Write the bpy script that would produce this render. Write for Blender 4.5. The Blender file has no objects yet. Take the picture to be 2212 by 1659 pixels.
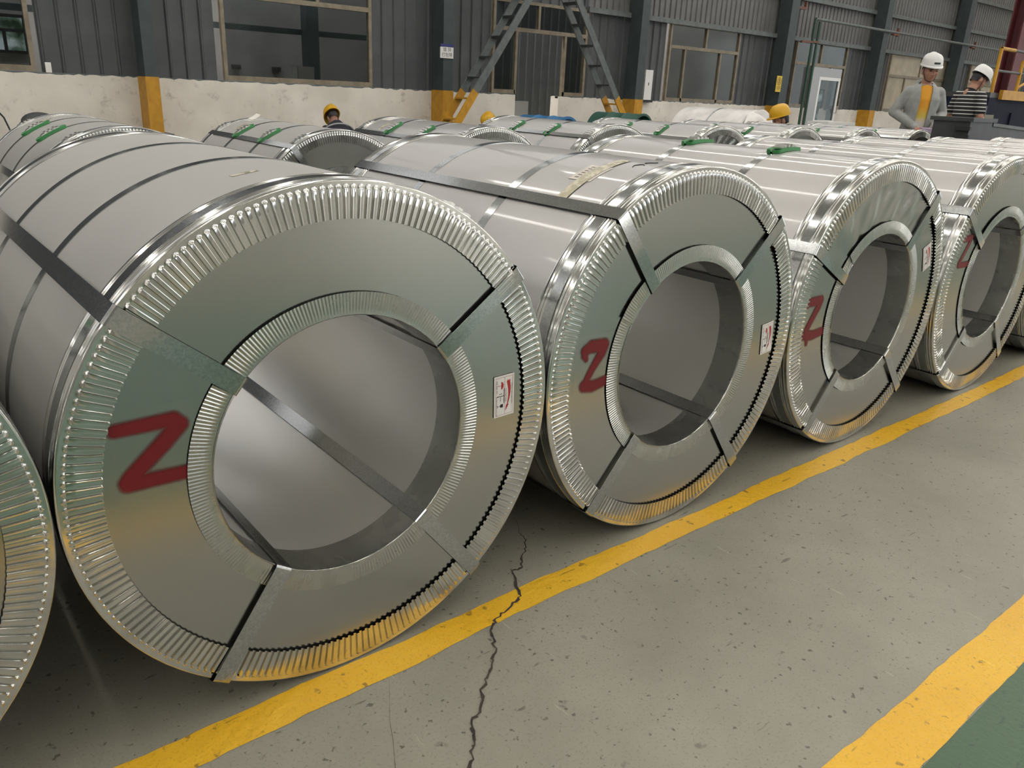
import bpy, math, random
from mathutils import Vector, Matrix
random.seed(7)
PI = math.pi
sc = bpy.context.scene
col = sc.collection

# ------------------------------------------------------------------ camera
CAM = Vector((-0.248027, -1.2452, 1.145797))
CR = Vector((0.776043, -0.629069, 0.04505))
CU = Vector((0.185559, 0.296013, 0.936987))
CF = Vector((0.602765, 0.718782, -0.346449))
FPX = 1705.2
cam = bpy.data.cameras.new('camera'); co = bpy.data.objects.new('camera', cam); col.objects.link(co)
m = Matrix((CR, CU, -CF)).transposed().to_4x4(); m.translation = CAM
co.matrix_world = m
cam.sensor_width = 36; cam.lens = FPX / 2212 * 36; cam.clip_start = .02; cam.clip_end = 200
sc.camera = co
def ray(px, py): return CF * FPX + CR * (px - 1106) - CU * (py - 829.5)
def aty(px, py, y):
    d = ray(px, py); return CAM + d * ((y - CAM.y) / d.y)
def atz(px, py, z=0):
    d = ray(px, py); return CAM + d * ((z - CAM.z) / d.z)

# ------------------------------------------------------------------ light and exposure
w = bpy.data.worlds.new('world'); sc.world = w; w.use_nodes = True
w.node_tree.nodes['Background'].inputs[0].default_value = (.80, .88, 1, 1)
w.node_tree.nodes['Background'].inputs[1].default_value = .3
SKY_E = 13.0       # roof light strips
GATE_GLOW_E = 2.2      # right-hand gate daylight, and glowing front-wall panels added to light the ceiling
BAND_E = .62      # glowing panels added high in the back wall to brighten the coil tops
sc.view_settings.view_transform = 'Standard'; sc.view_settings.look = 'None'
sc.view_settings.gamma = 1; sc.view_settings.use_curve_mapping = False
sc.view_settings.exposure = 0.42
sc.cycles.max_bounces = 5; sc.cycles.diffuse_bounces = 2; sc.cycles.glossy_bounces = 4; sc.cycles.transparent_max_bounces = 8

# ------------------------------------------------------------------ materials
def nt(name):
    mt = bpy.data.materials.new(name); mt.use_nodes = True
    return mt, mt.node_tree, mt.node_tree.nodes['Principled BSDF']
def add(t, kind, **kw):
    n = t.nodes.new(kind)
    for k, v in kw.items(): setattr(n, k, v)
    return n
def mat(name, c1, c2=None, scale=5, rough=.5, metal=0, bump=0, bscale=60, r2=None, lo=.4, hi=.6, det=4, spec=None, stretch=None):
    mt, t, p = nt(name)
    p.inputs['Base Color'].default_value = (*c1, 1); p.inputs['Roughness'].default_value = rough; p.inputs['Metallic'].default_value = metal
    if spec is not None: p.inputs['Specular IOR Level'].default_value = spec
    tc = add(t, 'ShaderNodeTexCoord'); src = tc.outputs['Object']
    if stretch:
        mp = add(t, 'ShaderNodeMapping'); mp.inputs['Scale'].default_value = stretch
        t.links.new(src, mp.inputs[0]); src = mp.outputs[0]
    if c2 or r2 is not None:
        n = add(t, 'ShaderNodeTexNoise'); n.inputs['Scale'].default_value = scale; n.inputs['Detail'].default_value = det
        t.links.new(src, n.inputs['Vector'])
        r = add(t, 'ShaderNodeMapRange'); r.inputs['From Min'].default_value = lo; r.inputs['From Max'].default_value = hi
        t.links.new(n.outputs['Fac'], r.inputs['Value'])
        if c2:
            x = add(t, 'ShaderNodeMix', data_type='RGBA'); x.inputs[6].default_value = (*c1, 1); x.inputs[7].default_value = (*c2, 1)
            t.links.new(r.outputs[0], x.inputs[0]); t.links.new(x.outputs[2], p.inputs['Base Color'])
        if r2 is not None:
            y = add(t, 'ShaderNodeMapRange'); y.inputs['To Min'].default_value = rough; y.inputs['To Max'].default_value = r2
            t.links.new(r.outputs[0], y.inputs['Value']); t.links.new(y.outputs[0], p.inputs['Roughness'])
    if bump:
        n2 = add(t, 'ShaderNodeTexNoise'); n2.inputs['Scale'].default_value = bscale; n2.inputs['Detail'].default_value = 3
        t.links.new(src, n2.inputs['Vector'])
        b = add(t, 'ShaderNodeBump'); b.inputs['Strength'].default_value = bump; b.inputs['Distance'].default_value = .01
        t.links.new(n2.outputs['Fac'], b.inputs['Height']); t.links.new(b.outputs[0], p.inputs['Normal'])
    return mt
def emit(name, c, e):
    mt, t, p = nt(name); p.inputs['Base Color'].default_value = (0, 0, 0, 1)
    p.inputs['Emission Color'].default_value = (*c, 1); p.inputs['Emission Strength'].default_value = e
    return mt
def spangle(name, c1, c2, rough, scale=330):
    mt, t, p = nt(name); p.inputs['Metallic'].default_value = 1
    tc = add(t, 'ShaderNodeTexCoord'); v = add(t, 'ShaderNodeTexVoronoi'); v.inputs['Scale'].default_value = scale
    n = add(t, 'ShaderNodeTexNoise'); n.inputs['Scale'].default_value = 38; n.inputs['Detail'].default_value = 6; n.inputs['Roughness'].default_value = .7
    t.links.new(tc.outputs['Object'], v.inputs['Vector']); t.links.new(tc.outputs['Object'], n.inputs['Vector'])
    mx = add(t, 'ShaderNodeMath', operation='MULTIPLY'); sp = add(t, 'ShaderNodeSeparateColor')
    t.links.new(v.outputs['Color'], sp.inputs[0]); t.links.new(sp.outputs[0], mx.inputs[0]); t.links.new(n.outputs['Fac'], mx.inputs[1])
    x = add(t, 'ShaderNodeMix', data_type='RGBA'); x.inputs[6].default_value = (*c1, 1); x.inputs[7].default_value = (*c2, 1)
    r = add(t, 'ShaderNodeMapRange'); r.inputs['From Min'].default_value = .05; r.inputs['From Max'].default_value = .5
    t.links.new(mx.outputs[0], r.inputs[0]); t.links.new(r.outputs[0], x.inputs[0]); t.links.new(x.outputs[2], p.inputs['Base Color'])
    y = add(t, 'ShaderNodeMapRange'); y.inputs['To Min'].default_value = rough; y.inputs['To Max'].default_value = rough + .09
    t.links.new(mx.outputs[0], y.inputs[0]); t.links.new(y.outputs[0], p.inputs['Roughness'])
    return mt
def metal_sheet(name, c, rough, wav=.06, wscale=2.2, coat=.0):
    """galvanised sheet: slight waviness and cloudy roughness"""
    mt, t, p = nt(name); p.inputs['Metallic'].default_value = 1; p.inputs['Base Color'].default_value = (*c, 1)
    p.inputs['Coat Weight'].default_value = coat; p.inputs['Coat Roughness'].default_value = .07
    tc = add(t, 'ShaderNodeTexCoord'); o = tc.outputs['Object']
    n = add(t, 'ShaderNodeTexNoise'); n.inputs['Scale'].default_value = wscale; n.inputs['Detail'].default_value = 1.5
    t.links.new(o, n.inputs['Vector'])
    r = add(t, 'ShaderNodeMapRange'); r.inputs['From Min'].default_value = .3; r.inputs['From Max'].default_value = .7
    r.inputs['To Min'].default_value = rough * .88; r.inputs['To Max'].default_value = rough * 1.15
    t.links.new(n.outputs['Fac'], r.inputs[0]); t.links.new(r.outputs[0], p.inputs['Roughness'])
    bu = add(t, 'ShaderNodeBump'); bu.inputs['Strength'].default_value = wav; bu.inputs['Distance'].default_value = .1
    t.links.new(n.outputs['Fac'], bu.inputs['Height']); t.links.new(bu.outputs[0], p.inputs['Normal'])
    return mt

M = {}
M['wrap'] = metal_sheet('galvanised_wrap', (.48, .472, .465), .46, .02, 1.4, .55)
M['wrap_dull'] = metal_sheet('dull_galvanised_wrap', (.49, .485, .47), .56, .03, 1.6)
M['cover'] = metal_sheet('galvanised_end_cover', (.46, .465, .45), .21, .03, 1.5)
M['bore'] = metal_sheet('bore_steel', (.90, .89, .87), .44, .03, 2.0)
M['guard'] = mat('edge_guard_zinc', (.70, .70, .68), (.58, .58, .56), 14, .10, 1, r2=.20)
M['guard2'] = mat('inner_guard_zinc', (.54, .55, .53), (.47, .48, .46), 14, .24, 1, r2=.32)
M['strap'] = spangle('zinc_strap', (.43, .45, .455), (.54, .55, .55), .12)
M['seal'] = mat('seal_zinc', (.82, .82, .80), rough=.22, metal=1)
M['greenpad'] = mat('green_plastic_pad', (.03, .22, .06), rough=.45)
M['paper'] = mat('paper', (.80, .79, .75), rough=.7)
M['tagpaper'] = mat('tag_paper', (.70, .66, .60), rough=.6)
M['ink'] = mat('black_ink', (.015, .015, .015), rough=.6)
M['tagink'] = mat('tag_ink', (.22, .17, .15), rough=.6)
M['redink'] = mat('red_ink', (.45, .03, .03), rough=.6)
M['tape'] = mat('packing_tape', (.46, .42, .28), (.62, .58, .45), 40, .12, r2=.4, bump=.4, bscale=60)
M['film'] = mat('white_film', (.86, .84, .82), (.74, .72, .70), 5, .25, bump=.25, bscale=7)
M['column'] = mat('column_paint', (.04, .056, .062), (.05, .067, .071), 6, .55)
M['yellow'] = mat('yellow_paint', (.56, .29, .015), (.47, .23, .012), 7, .5, bump=.15, bscale=40)
M['rail'] = mat('girt_paint', (.13, .15, .15), (.10, .115, .115), 8, .5)
M['clad'] = mat('grey_cladding', (.082, .090, .096), (.066, .073, .078), 2.5, .5)
M['clad2'] = mat('light_grey_cladding', (.15, .152, .152), (.125, .127, .127), 2.5, .5)
M['frame'] = mat('bronze_window_frame', (.25, .21, .15), (.19, .16, .115), 9, .45, metal=.2)
M['greyframe'] = mat('grey_aluminium', (.34, .35, .35), rough=.4, metal=.4)
M['annex'] = mat('annex_wall', (.25, .25, .255), (.21, .21, .215), 1.5, .8)
M['dark'] = mat('dark_plastic', (.018, .02, .022), rough=.5)
M['darksteel'] = mat('dark_steel', (.035, .038, .042), (.05, .054, .058), 5, .45)
M['navy'] = mat('navy_paint', (.009, .013, .030), (.013, .018, .036), 4, .75, spec=.2)
M['red'] = mat('oxide_red_paint', (.12, .02, .025), (.09, .018, .022), 4, .5)
M['green'] = mat('green_pipe_paint', (.03, .075, .055), rough=.45)
M['bluedrum'] = mat('blue_plastic', (.03, .16, .36), rough=.4)
M['greendrum'] = mat('green_drum', (.03, .10, .075), rough=.45)
M['white'] = mat('white_plastic', (.78, .78, .77), rough=.35)
M['yellowhat'] = mat('yellow_plastic', (.68, .38, .012), rough=.32)
M['orange'] = mat('rusty_bracket', (.16, .06, .04), rough=.6)
M['beige'] = mat('papered_pane', (.44, .39, .29), (.36, .32, .24), 3, .5)
M['skin'] = mat('skin', (.46, .24, .17), (.40, .20, .14), 25, .5)
M['lip'] = mat('lip', (.30, .10, .08), rough=.5)
M['hair'] = mat('black_hair', (.012, .011, .012), rough=.45, bump=.4, bscale=120)
M['jacketgrey'] = mat('grey_jacket', (.36, .37, .36), (.28, .29, .28), 7, .75, bump=1.0, bscale=9)
M['navycloth'] = mat('navy_workwear', (.018, .02, .032), (.026, .028, .042), 9, .8, bump=.3, bscale=16)
M['blackcloth'] = mat('black_cloth', (.015, .015, .017), rough=.8)
M['reflect'] = mat('reflective_tape', (.42, .43, .43), rough=.4)
M['jeans'] = mat('dark_trousers', (.03, .035, .05), rough=.8)
M['shoe'] = mat('shoe', (.02, .02, .02), rough=.6)
M['redcloth'] = mat('dark_red_cloth', (.22, .025, .025), rough=.8)
M['blue'] = mat('blue_strip', (.03, .035, .16), rough=.5)
M['tagyellow'] = mat('yellow_card', (.72, .52, .06), rough=.6)
M['purple'] = mat('lilac_plastic', (.42, .33, .48), rough=.5)

def glass_mat():
    mt, t, p = nt('dirty_window_glass'); t.nodes.remove(p)
    out = t.nodes['Material Output']
    tr = add(t, 'ShaderNodeBsdfTransparent'); tr.inputs[0].default_value = (.55, .57, .57, 1)
    gl = add(t, 'ShaderNodeBsdfGlossy'); gl.inputs['Roughness'].default_value = .06; gl.inputs[0].default_value = (.8, .85, .85, 1)
    fr = add(t, 'ShaderNodeFresnel'); fr.inputs[0].default_value = 1.12
    mx = add(t, 'ShaderNodeMixShader'); t.links.new(fr.outputs[0], mx.inputs[0]); t.links.new(tr.outputs[0], mx.inputs[1]); t.links.new(gl.outputs[0], mx.inputs[2])
    t.links.new(mx.outputs[0], out.inputs[0]); return mt
M['glass'] = glass_mat()
def garden_mat():
    """daylit trees and sky beyond a far window"""
    mt, t, p = nt('daylit_pane'); p.inputs['Base Color'].default_value = (0, 0, 0, 1)
    tc = add(t, 'ShaderNodeTexCoord'); n = add(t, 'ShaderNodeTexNoise'); n.inputs['Scale'].default_value = 3.2; n.inputs['Detail'].default_value = 7
    t.links.new(tc.outputs['Object'], n.inputs['Vector'])
    r = add(t, 'ShaderNodeValToRGB'); e = r.color_ramp.elements
    e[0].position = .40; e[0].color = (.03, .055, .03, 1); e[1].position = .62; e[1].color = (.62, .72, .72, 1)
    k = e.new(.5); k.color = (.16, .23, .17, 1)
    t.links.new(n.outputs['Fac'], r.inputs[0]); t.links.new(r.outputs[0], p.inputs['Emission Color']); p.inputs['Emission Strength'].default_value = .55
    return mt
M['garden'] = garden_mat()
def floor_mat(name, c1, c2, speck, rough, sscale=55, bst=.22, bsc=75):
    mt, t, p = nt(name)
    tc = add(t, 'ShaderNodeTexCoord'); o = tc.outputs['Object']
    n = add(t, 'ShaderNodeTexNoise'); n.inputs['Scale'].default_value = 1.7; n.inputs['Detail'].default_value = 8; n.inputs['Roughness'].default_value = .65
    t.links.new(o, n.inputs['Vector'])
    mp = add(t, 'ShaderNodeMapRange'); mp.inputs['From Min'].default_value = .35; mp.inputs['From Max'].default_value = .68; t.links.new(n.outputs['Fac'], mp.inputs[0])
    x = add(t, 'ShaderNodeMix', data_type='RGBA'); x.inputs[6].default_value = (*c1, 1); x.inputs[7].default_value = (*c2, 1); t.links.new(mp.outputs[0], x.inputs[0])
    cur = x.outputs[2]
    def layer(scale, lo, hi, colr, stretch, rot, amt):
        nonlocal cur
        q = add(t, 'ShaderNodeMapping'); q.inputs['Scale'].default_value = stretch; q.inputs['Rotation'].default_value = (0, 0, rot); t.links.new(o, q.inputs[0])
        a = add(t, 'ShaderNodeTexNoise'); a.inputs['Scale'].default_value = scale; a.inputs['Detail'].default_value = 4; t.links.new(q.outputs[0], a.inputs['Vector'])
        g = add(t, 'ShaderNodeMapRange'); g.inputs['From Min'].default_value = lo; g.inputs['From Max'].default_value = hi; g.inputs['To Max'].default_value = amt; t.links.new(a.outputs['Fac'], g.inputs[0])
        y = add(t, 'ShaderNodeMix', data_type='RGBA'); t.links.new(g.outputs[0], y.inputs[0]); t.links.new(cur, y.inputs[6]); y.inputs[7].default_value = (*colr, 1)
        cur = y.outputs[2]
    layer(sscale, .64, .69, speck, (1, 1, 1), 0, .75)
    layer(sscale * .32, .70, .75, speck, (1, 1, 1), 1, .45)
    layer(9, .69, .72, speck, (1, 5.5, 1), .5, .6)
    layer(7, .70, .74, tuple(min(1, k * 1.5) for k in c2), (9, 1, 1), 1.0, .45)
    layer(170, .56, .66, tuple(k * .75 for k in c1), (1, 1, 1), 0, .5)
    t.links.new(cur, p.inputs['Base Color'])
    rr = add(t, 'ShaderNodeMapRange'); rr.inputs['To Min'].default_value = rough * .8; rr.inputs['To Max'].default_value = rough * 1.25; t.links.new(n.outputs['Fac'], rr.inputs[0]); t.links.new(rr.outputs[0], p.inputs['Roughness'])
    b2 = add(t, 'ShaderNodeTexNoise'); b2.inputs['Scale'].default_value = bsc; b2.inputs['Detail'].default_value = 6; t.links.new(o, b2.inputs['Vector'])
    bu = add(t, 'ShaderNodeBump'); bu.inputs['Strength'].default_value = bst; bu.inputs['Distance'].default_value = .006; t.links.new(b2.outputs['Fac'], bu.inputs['Height']); t.links.new(bu.outputs[0], p.inputs['Normal'])
    return mt
M['floor'] = floor_mat('grey_floor_paint', (.262, .252, .203), (.35, .337, .275), (.06, .055, .05), .42)
M['yline'] = floor_mat('yellow_floor_paint', (.80, .44, .022), (.88, .53, .04), (.22, .12, .03), .36, 30, .75, 42)
M['walk'] = floor_mat('green_floor_paint', (.048, .108, .056), (.062, .13, .068), (.03, .07, .05), .33, 30)
M['crack'] = mat('crack_recess_dark', (.035, .028, .024), (.07, .055, .045), 30, .9)  # darkness of the crack's recess, painted on a flat ribbon
M['plaster'] = None
def plaster():
    mt, t, p = nt('stained_plaster'); p.inputs['Roughness'].default_value = .85
    tc = add(t, 'ShaderNodeTexCoord'); o = tc.outputs['Object']
    n = add(t, 'ShaderNodeTexNoise'); n.inputs['Scale'].default_value = 1.6; n.inputs['Detail'].default_value = 8; t.links.new(o, n.inputs['Vector'])
    x = add(t, 'ShaderNodeMix', data_type='RGBA'); x.inputs[6].default_value = (.66, .62, .555, 1); x.inputs[7].default_value = (.80, .765, .70, 1)
    r = add(t, 'ShaderNodeMapRange'); r.inputs['From Min'].default_value = .35; r.inputs['From Max'].default_value = .65; t.links.new(n.outputs['Fac'], r.inputs[0]); t.links.new(r.outputs[0], x.inputs[0])
    a = add(t, 'ShaderNodeTexNoise'); a.inputs['Scale'].default_value = 4.3; a.inputs['Detail'].default_value = 9; a.inputs['Roughness'].default_value = .75; t.links.new(o, a.inputs['Vector'])
    g = add(t, 'ShaderNodeMapRange'); g.inputs['From Min'].default_value = .56; g.inputs['From Max'].default_value = .70; g.inputs['To Max'].default_value = .5; t.links.new(a.outputs['Fac'], g.inputs[0])
    y = add(t, 'ShaderNodeMix', data_type='RGBA'); t.links.new(g.outputs[0], y.inputs[0]); t.links.new(x.outputs[2], y.inputs[6]); y.inputs[7].default_value = (.20, .17, .15, 1)
    t.links.new(y.outputs[2], p.inputs['Base Color'])
    bu = add(t, 'ShaderNodeBump'); bu.inputs['Strength'].default_value = .3; bu.inputs['Distance'].default_value = .02; t.links.new(a.outputs['Fac'], bu.inputs['Height']); t.links.new(bu.outputs[0], p.inputs['Normal'])
    return mt
M['plaster'] = plaster()
def spray_mat():
    mt, t, p = nt('red_spray_paint'); p.inputs['Base Color'].default_value = (.17, .005, .010, 1); p.inputs['Roughness'].default_value = .5
    a = add(t, 'ShaderNodeAttribute', attribute_name='spray'); t.links.new(a.outputs['Fac'], p.inputs['Alpha']); return mt
M['spray'] = spray_mat()
def dip_mat():
    mt, t, p = nt('dip_dyed_cotton'); p.inputs['Roughness'].default_value = .8
    tc = add(t, 'ShaderNodeTexCoord'); s = add(t, 'ShaderNodeSeparateXYZ'); t.links.new(tc.outputs['Object'], s.inputs[0])
    r = add(t, 'ShaderNodeMapRange'); r.inputs['From Min'].default_value = 1.0; r.inputs['From Max'].default_value = 1.25; t.links.new(s.outputs['Z'], r.inputs[0])
    c = add(t, 'ShaderNodeValToRGB'); e = c.color_ramp.elements; e[0].position = .1; e[0].color = (.62, .57, .53, 1); e[1].position = .8; e[1].color = (.72, .34, .03, 1)
    k = e.new(.36); k.color = (.66, .50, .10, 1); t.links.new(r.outputs[0], c.inputs[0]); t.links.new(c.outputs[0], p.inputs['Base Color']); return mt
M['dip'] = dip_mat()
def stripe_mat():
    mt, t, p = nt('striped_cotton'); p.inputs['Roughness'].default_value = .8
    tc = add(t, 'ShaderNodeTexCoord'); s = add(t, 'ShaderNodeSeparateXYZ'); t.links.new(tc.outputs['Object'], s.inputs[0])
    mm = add(t, 'ShaderNodeMath', operation='MULTIPLY'); mm.inputs[1].default_value = 1 / .048; t.links.new(s.outputs['Z'], mm.inputs[0])
    fr = add(t, 'ShaderNodeMath', operation='FRACT'); t.links.new(mm.outputs[0], fr.inputs[0])
    g = add(t, 'ShaderNodeMath', operation='GREATER_THAN'); g.inputs[1].default_value = .74; t.links.new(fr.outputs[0], g.inputs[0])
    x = add(t, 'ShaderNodeMix', data_type='RGBA'); x.inputs[6].default_value = (.014, .014, .016, 1); x.inputs[7].default_value = (.62, .62, .60, 1)
    t.links.new(g.outputs[0], x.inputs[0]); t.links.new(x.outputs[2], p.inputs['Base Color']); return mt
M['stripe'] = stripe_mat()
M['skylight'] = emit('roof_light', (1.0, .95, .88), SKY_E)
M['gate'] = emit('gate_and_added_glow', (.92, .96, 1.0), GATE_GLOW_E)
M['gate2'] = emit('open_gate_daylight', (1.0, .97, .92), 2.6)
M['band'] = emit('added_glow_panel', (1.0, .98, .95), BAND_E)
M['roof'] = mat('roof_sheet', (.80, .79, .77), rough=.7)
M['shell'] = mat('pale_wall_sheet', (.42, .415, .40), rough=.7)

# ------------------------------------------------------------------ mesh helpers
class MB:
    def __init__(s): s.v = []; s.f = []
    def add(s, v, f):
        b = len(s.v); s.v += [tuple(x) for x in v]; s.f += [tuple(b + i for i in q) for q in f]; return s
    def box(s, x0, x1, y0, y1, z0, z1):
        return s.add([(x0, y0, z0), (x1, y0, z0), (x1, y1, z0), (x0, y1, z0), (x0, y0, z1), (x1, y0, z1), (x1, y1, z1), (x0, y1, z1)],
                     [(0, 3, 2, 1), (4, 5, 6, 7), (0, 1, 5, 4), (1, 2, 6, 5), (2, 3, 7, 6), (3, 0, 4, 7)])
    def bar(s, p, q, w, h, up=(0, 0, 1)):
        p, q = Vector(p), Vector(q); d = (q - p).normalized(); a = d.cross(Vector(up))
        if a.length < 1e-4: a = d.cross(Vector((0, 1, 0)))
        a.normalize(); b = a.cross(d)
        v = []
        for o in (p, q):
            for i, j in ((-1, -1), (1, -1), (1, 1), (-1, 1)): v.append(o + a * (w / 2 * i) + b * (h / 2 * j))
        return s.add(v, [(0, 3, 2, 1), (4, 5, 6, 7), (0, 1, 5, 4), (1, 2, 6, 5), (2, 3, 7, 6), (3, 0, 4, 7)])
    def tube(s, pts, r, n=10, caps=True):
        pts = [Vector(p) for p in pts]; rs = r if isinstance(r, (list, tuple)) else [r] * len(pts)
        b = len(s.v); ref = None
        for i, p in enumerate(pts):
            d = (pts[min(i + 1, len(pts) - 1)] - pts[max(i - 1, 0)]).normalized()
            if ref is None: ref = d.cross(Vector((.3, .2, 1))).normalized()
            a = (ref - d * ref.dot(d)).normalized(); ref = a; c = d.cross(a)
            for k in range(n):
                t = 2 * PI * k / n; s.v.append(tuple(p + (a * math.cos(t) + c * math.sin(t)) * rs[i]))
        for i in range(len(pts) - 1):
            for k in range(n):
                s.f.append((b + i * n + k, b + i * n + (k + 1) % n, b + (i + 1) * n + (k + 1) % n, b + (i + 1) * n + k))
        if caps:
            s.f.append(tuple(b + k for k in reversed(range(n)))); e = b + (len(pts) - 1) * n; s.f.append(tuple(e + k for k in range(n)))
        return s
    def grid(s, rows, closed=False):
        n = len(rows[0]); b = len(s.v)
        for r in rows: s.v += [tuple(p) for p in r]
        for i in range(len(rows) - 1):
            for k in range(n if closed else n - 1):
                k2 = (k + 1) % n; s.f.append((b + i * n + k, b + i * n + k2, b + (i + 1) * n + k2, b + (i + 1) * n + k))
        return s
    def lathe_y(s, prof, n, a0=0, a1=2 * PI):
        """profile of (r, y) turned about the Y axis"""
        full = abs(a1 - a0 - 2 * PI) < 1e-6
        k = n if full else n + 1
        return s.grid([[(r * math.cos(a0 + (a1 - a0) * i / n), y, r * math.sin(a0 + (a1 - a0) * i / n)) for i in range(k)] for r, y in prof], full)
    def lathe_z(s, prof, n, c=(0, 0)):
        return s.grid([[(c[0] + r * math.cos(2 * PI * i / n), c[1] + r * math.sin(2 * PI * i / n), z) for i in range(n)] for r, z in prof], True)
    def loft(s, rings, n=20):
        """rings of (z, cx, cy, rx, ry), closed"""
        rows = [[(cx + rx * math.cos(2 * PI * i / n), cy + ry * math.sin(2 * PI * i / n), z) for i in range(n)] for z, cx, cy, rx, ry in rings]
        b = len(s.v); s.grid(rows, True); s.f.append(tuple(b + k for k in reversed(range(n)))); e = b + (len(rows) - 1) * n; s.f.append(tuple(e + k for k in range(n)))
        return s
    def ball(s, c, r, n=14):
        rx, ry, rz = r if isinstance(r, (tuple, list)) else (r, r, r)
        return s.loft([(c[2] - rz * math.cos(PI * j / n), c[0], c[1], max(rx * math.sin(PI * j / n), 1e-4), max(ry * math.sin(PI * j / n), 1e-4)) for j in range(n + 1)], n + 4)
    def cap(s, p, r0, q, r1):
        s.ball(p, r0, 10); s.ball(q, r1, 10); return s.tube([p, q], [r0, r1], 14)
    def mesh(s, name, mt=None, smooth=True, auto=None):
        me = bpy.data.meshes.new(name); me.from_pydata(s.v, [], s.f); me.update()
        if mt: me.materials.append(mt)
        if smooth:
            me.polygons.foreach_set('use_smooth', [True] * len(me.polygons))
            if auto: me.set_sharp_from_angle(angle=auto)
        return me
def obj(name, me, parent=None, loc=None, rot=None, mt=None, smooth=False, auto=.6):
    if isinstance(me, MB): me = me.mesh(name, mt, smooth, auto)
    o = bpy.data.objects.new(name, me); col.objects.link(o)
    if parent: o.parent = parent
    if loc is not None: o.location = loc
    if rot is not None: o.rotation_euler = rot
    return o
def tag(o, label, cat, group=None):
    o['label'] = label; o['category'] = cat
    if group: o['group'] = group
    return o
def thing(name, label, cat, loc=(0, 0, 0), rz=0, group=None):
    o = bpy.data.objects.new(name, None); col.objects.link(o); o.location = loc; o.rotation_euler = (0, 0, rz); o.empty_display_size = .1
    return tag(o, label, cat, group)
def struct(o): o['kind'] = 'structure'; return o
def text_mesh(txt, size, mt, align='CENTER'):
    cu = bpy.data.curves.new('t', 'FONT'); cu.body = txt; cu.size = size; cu.align_x = align; cu.align_y = 'CENTER'; cu.resolution_u = 3
    o = bpy.data.objects.new('t', cu); col.objects.link(o); dg = bpy.context.evaluated_depsgraph_get(); dg.update()
    me = bpy.data.meshes.new_from_object(o.evaluated_get(dg)); bpy.data.objects.remove(o); bpy.data.curves.remove(cu)
    me.materials.clear(); me.materials.append(mt); return me

# ------------------------------------------------------------------ floor
XL, XR, YF, YW, YA, ZC = -16, 46, -16, 11.5, 16.0, 8.6
fl = struct(obj('floor', MB().box(XL, XR, YF, YA + .2, -.2, 0), mt=M['floor']))
def ribbon(y0, y1, z, jit, step=.03, x0=-6, x1=40):
    mb = MB(); n = int((x1 - x0) / step); a = []; b = []
    ja = jb = 0
    for i in range(n + 1):
        ja = ja * .8 + random.uniform(-jit, jit) * .5; jb = jb * .8 + random.uniform(-jit, jit) * .5
        x = x0 + (x1 - x0) * i / n
        a.append((x, y0 + ja + .004 * math.sin(x * 1.7), z)); b.append((x, y1 + jb + .004 * math.sin(x * 1.3 + 1), z))
    return mb.grid([a, b])
obj('floor_line', ribbon(-.086, -.012, .0012, .006), fl, mt=M['yline'])['label'] = 'narrow worn yellow line along the coil row'
obj('floor_line', ribbon(-.884, -.774, .0012, .005), fl, mt=M['yline'])['label'] = 'yellow line edging the green walkway'
obj('walkway_paint', MB().grid([[(XL, -3.4, .0006), (XR, -3.4, .0006)], [(XL, -.88, .0006), (XR, -.88, .0006)]]), fl, mt=M['walk'])['label'] = 'green painted walkway'
obj('floor_line', ribbon(-3.51, -3.40, .0012, .003, .06), fl, mt=M['yline'])['label'] = 'yellow line on the far edge of the walkway'
ck = [(715, 190), (728, 235), (745, 285), (770, 305), (782, 350), (770, 385), (748, 430), (758, 480), (735, 492), (705, 500), (712, 545), (722, 590), (742, 640), (735, 668), (700, 695), (650, 742), (610, 785), (585, 815), (570, 860), (590, 915), (596, 960), (588, 1020), (575, 1075), (552, 1130), (530, 1170), (518, 1220), (524, 1290), (495, 1350), (472, 1380), (465, 1430), (482, 1475), (468, 1520), (452, 1560), (464, 1610), (440, 1659), (425, 1720)]
def crack(pts, wid, name):
    P = [atz(*p) for p in pts]; Q = []
    for a, b in zip(P, P[1:]):
        for k in range(3):
            t = k / 3; q = a.lerp(b, t) + Vector((random.uniform(-1, 1), random.uniform(-1, 1), 0)) * wid * .7; Q.append(q)
    Q.append(P[-1]); A = []; B = []
    for i, q in enumerate(Q):
        d = (Q[min(i + 1, len(Q) - 1)] - Q[max(i - 1, 0)]); d.z = 0; d.normalize(); s = Vector((-d.y, d.x, 0)); ww = wid * random.uniform(.45, 1.5) * min(1, (i + 2) / 25)
        A.append(q + s * ww / 2 + Vector((0, 0, .0018))); B.append(q - s * ww / 2 + Vector((0, 0, .0018)))
    return obj(name, MB().grid([A, B]), fl, mt=M['crack'])
crack([(850 + x / 2.724, 1050 + y / 2.724) for x, y in ck], .0055, 'floor_crack')['label'] = 'jagged crack across the yellow line'
crack([(838, 1466), (842, 1500), (843, 1560), (850, 1620), (855, 1680)], .0016, 'floor_crack')['label'] = 'hairline crack'

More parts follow.
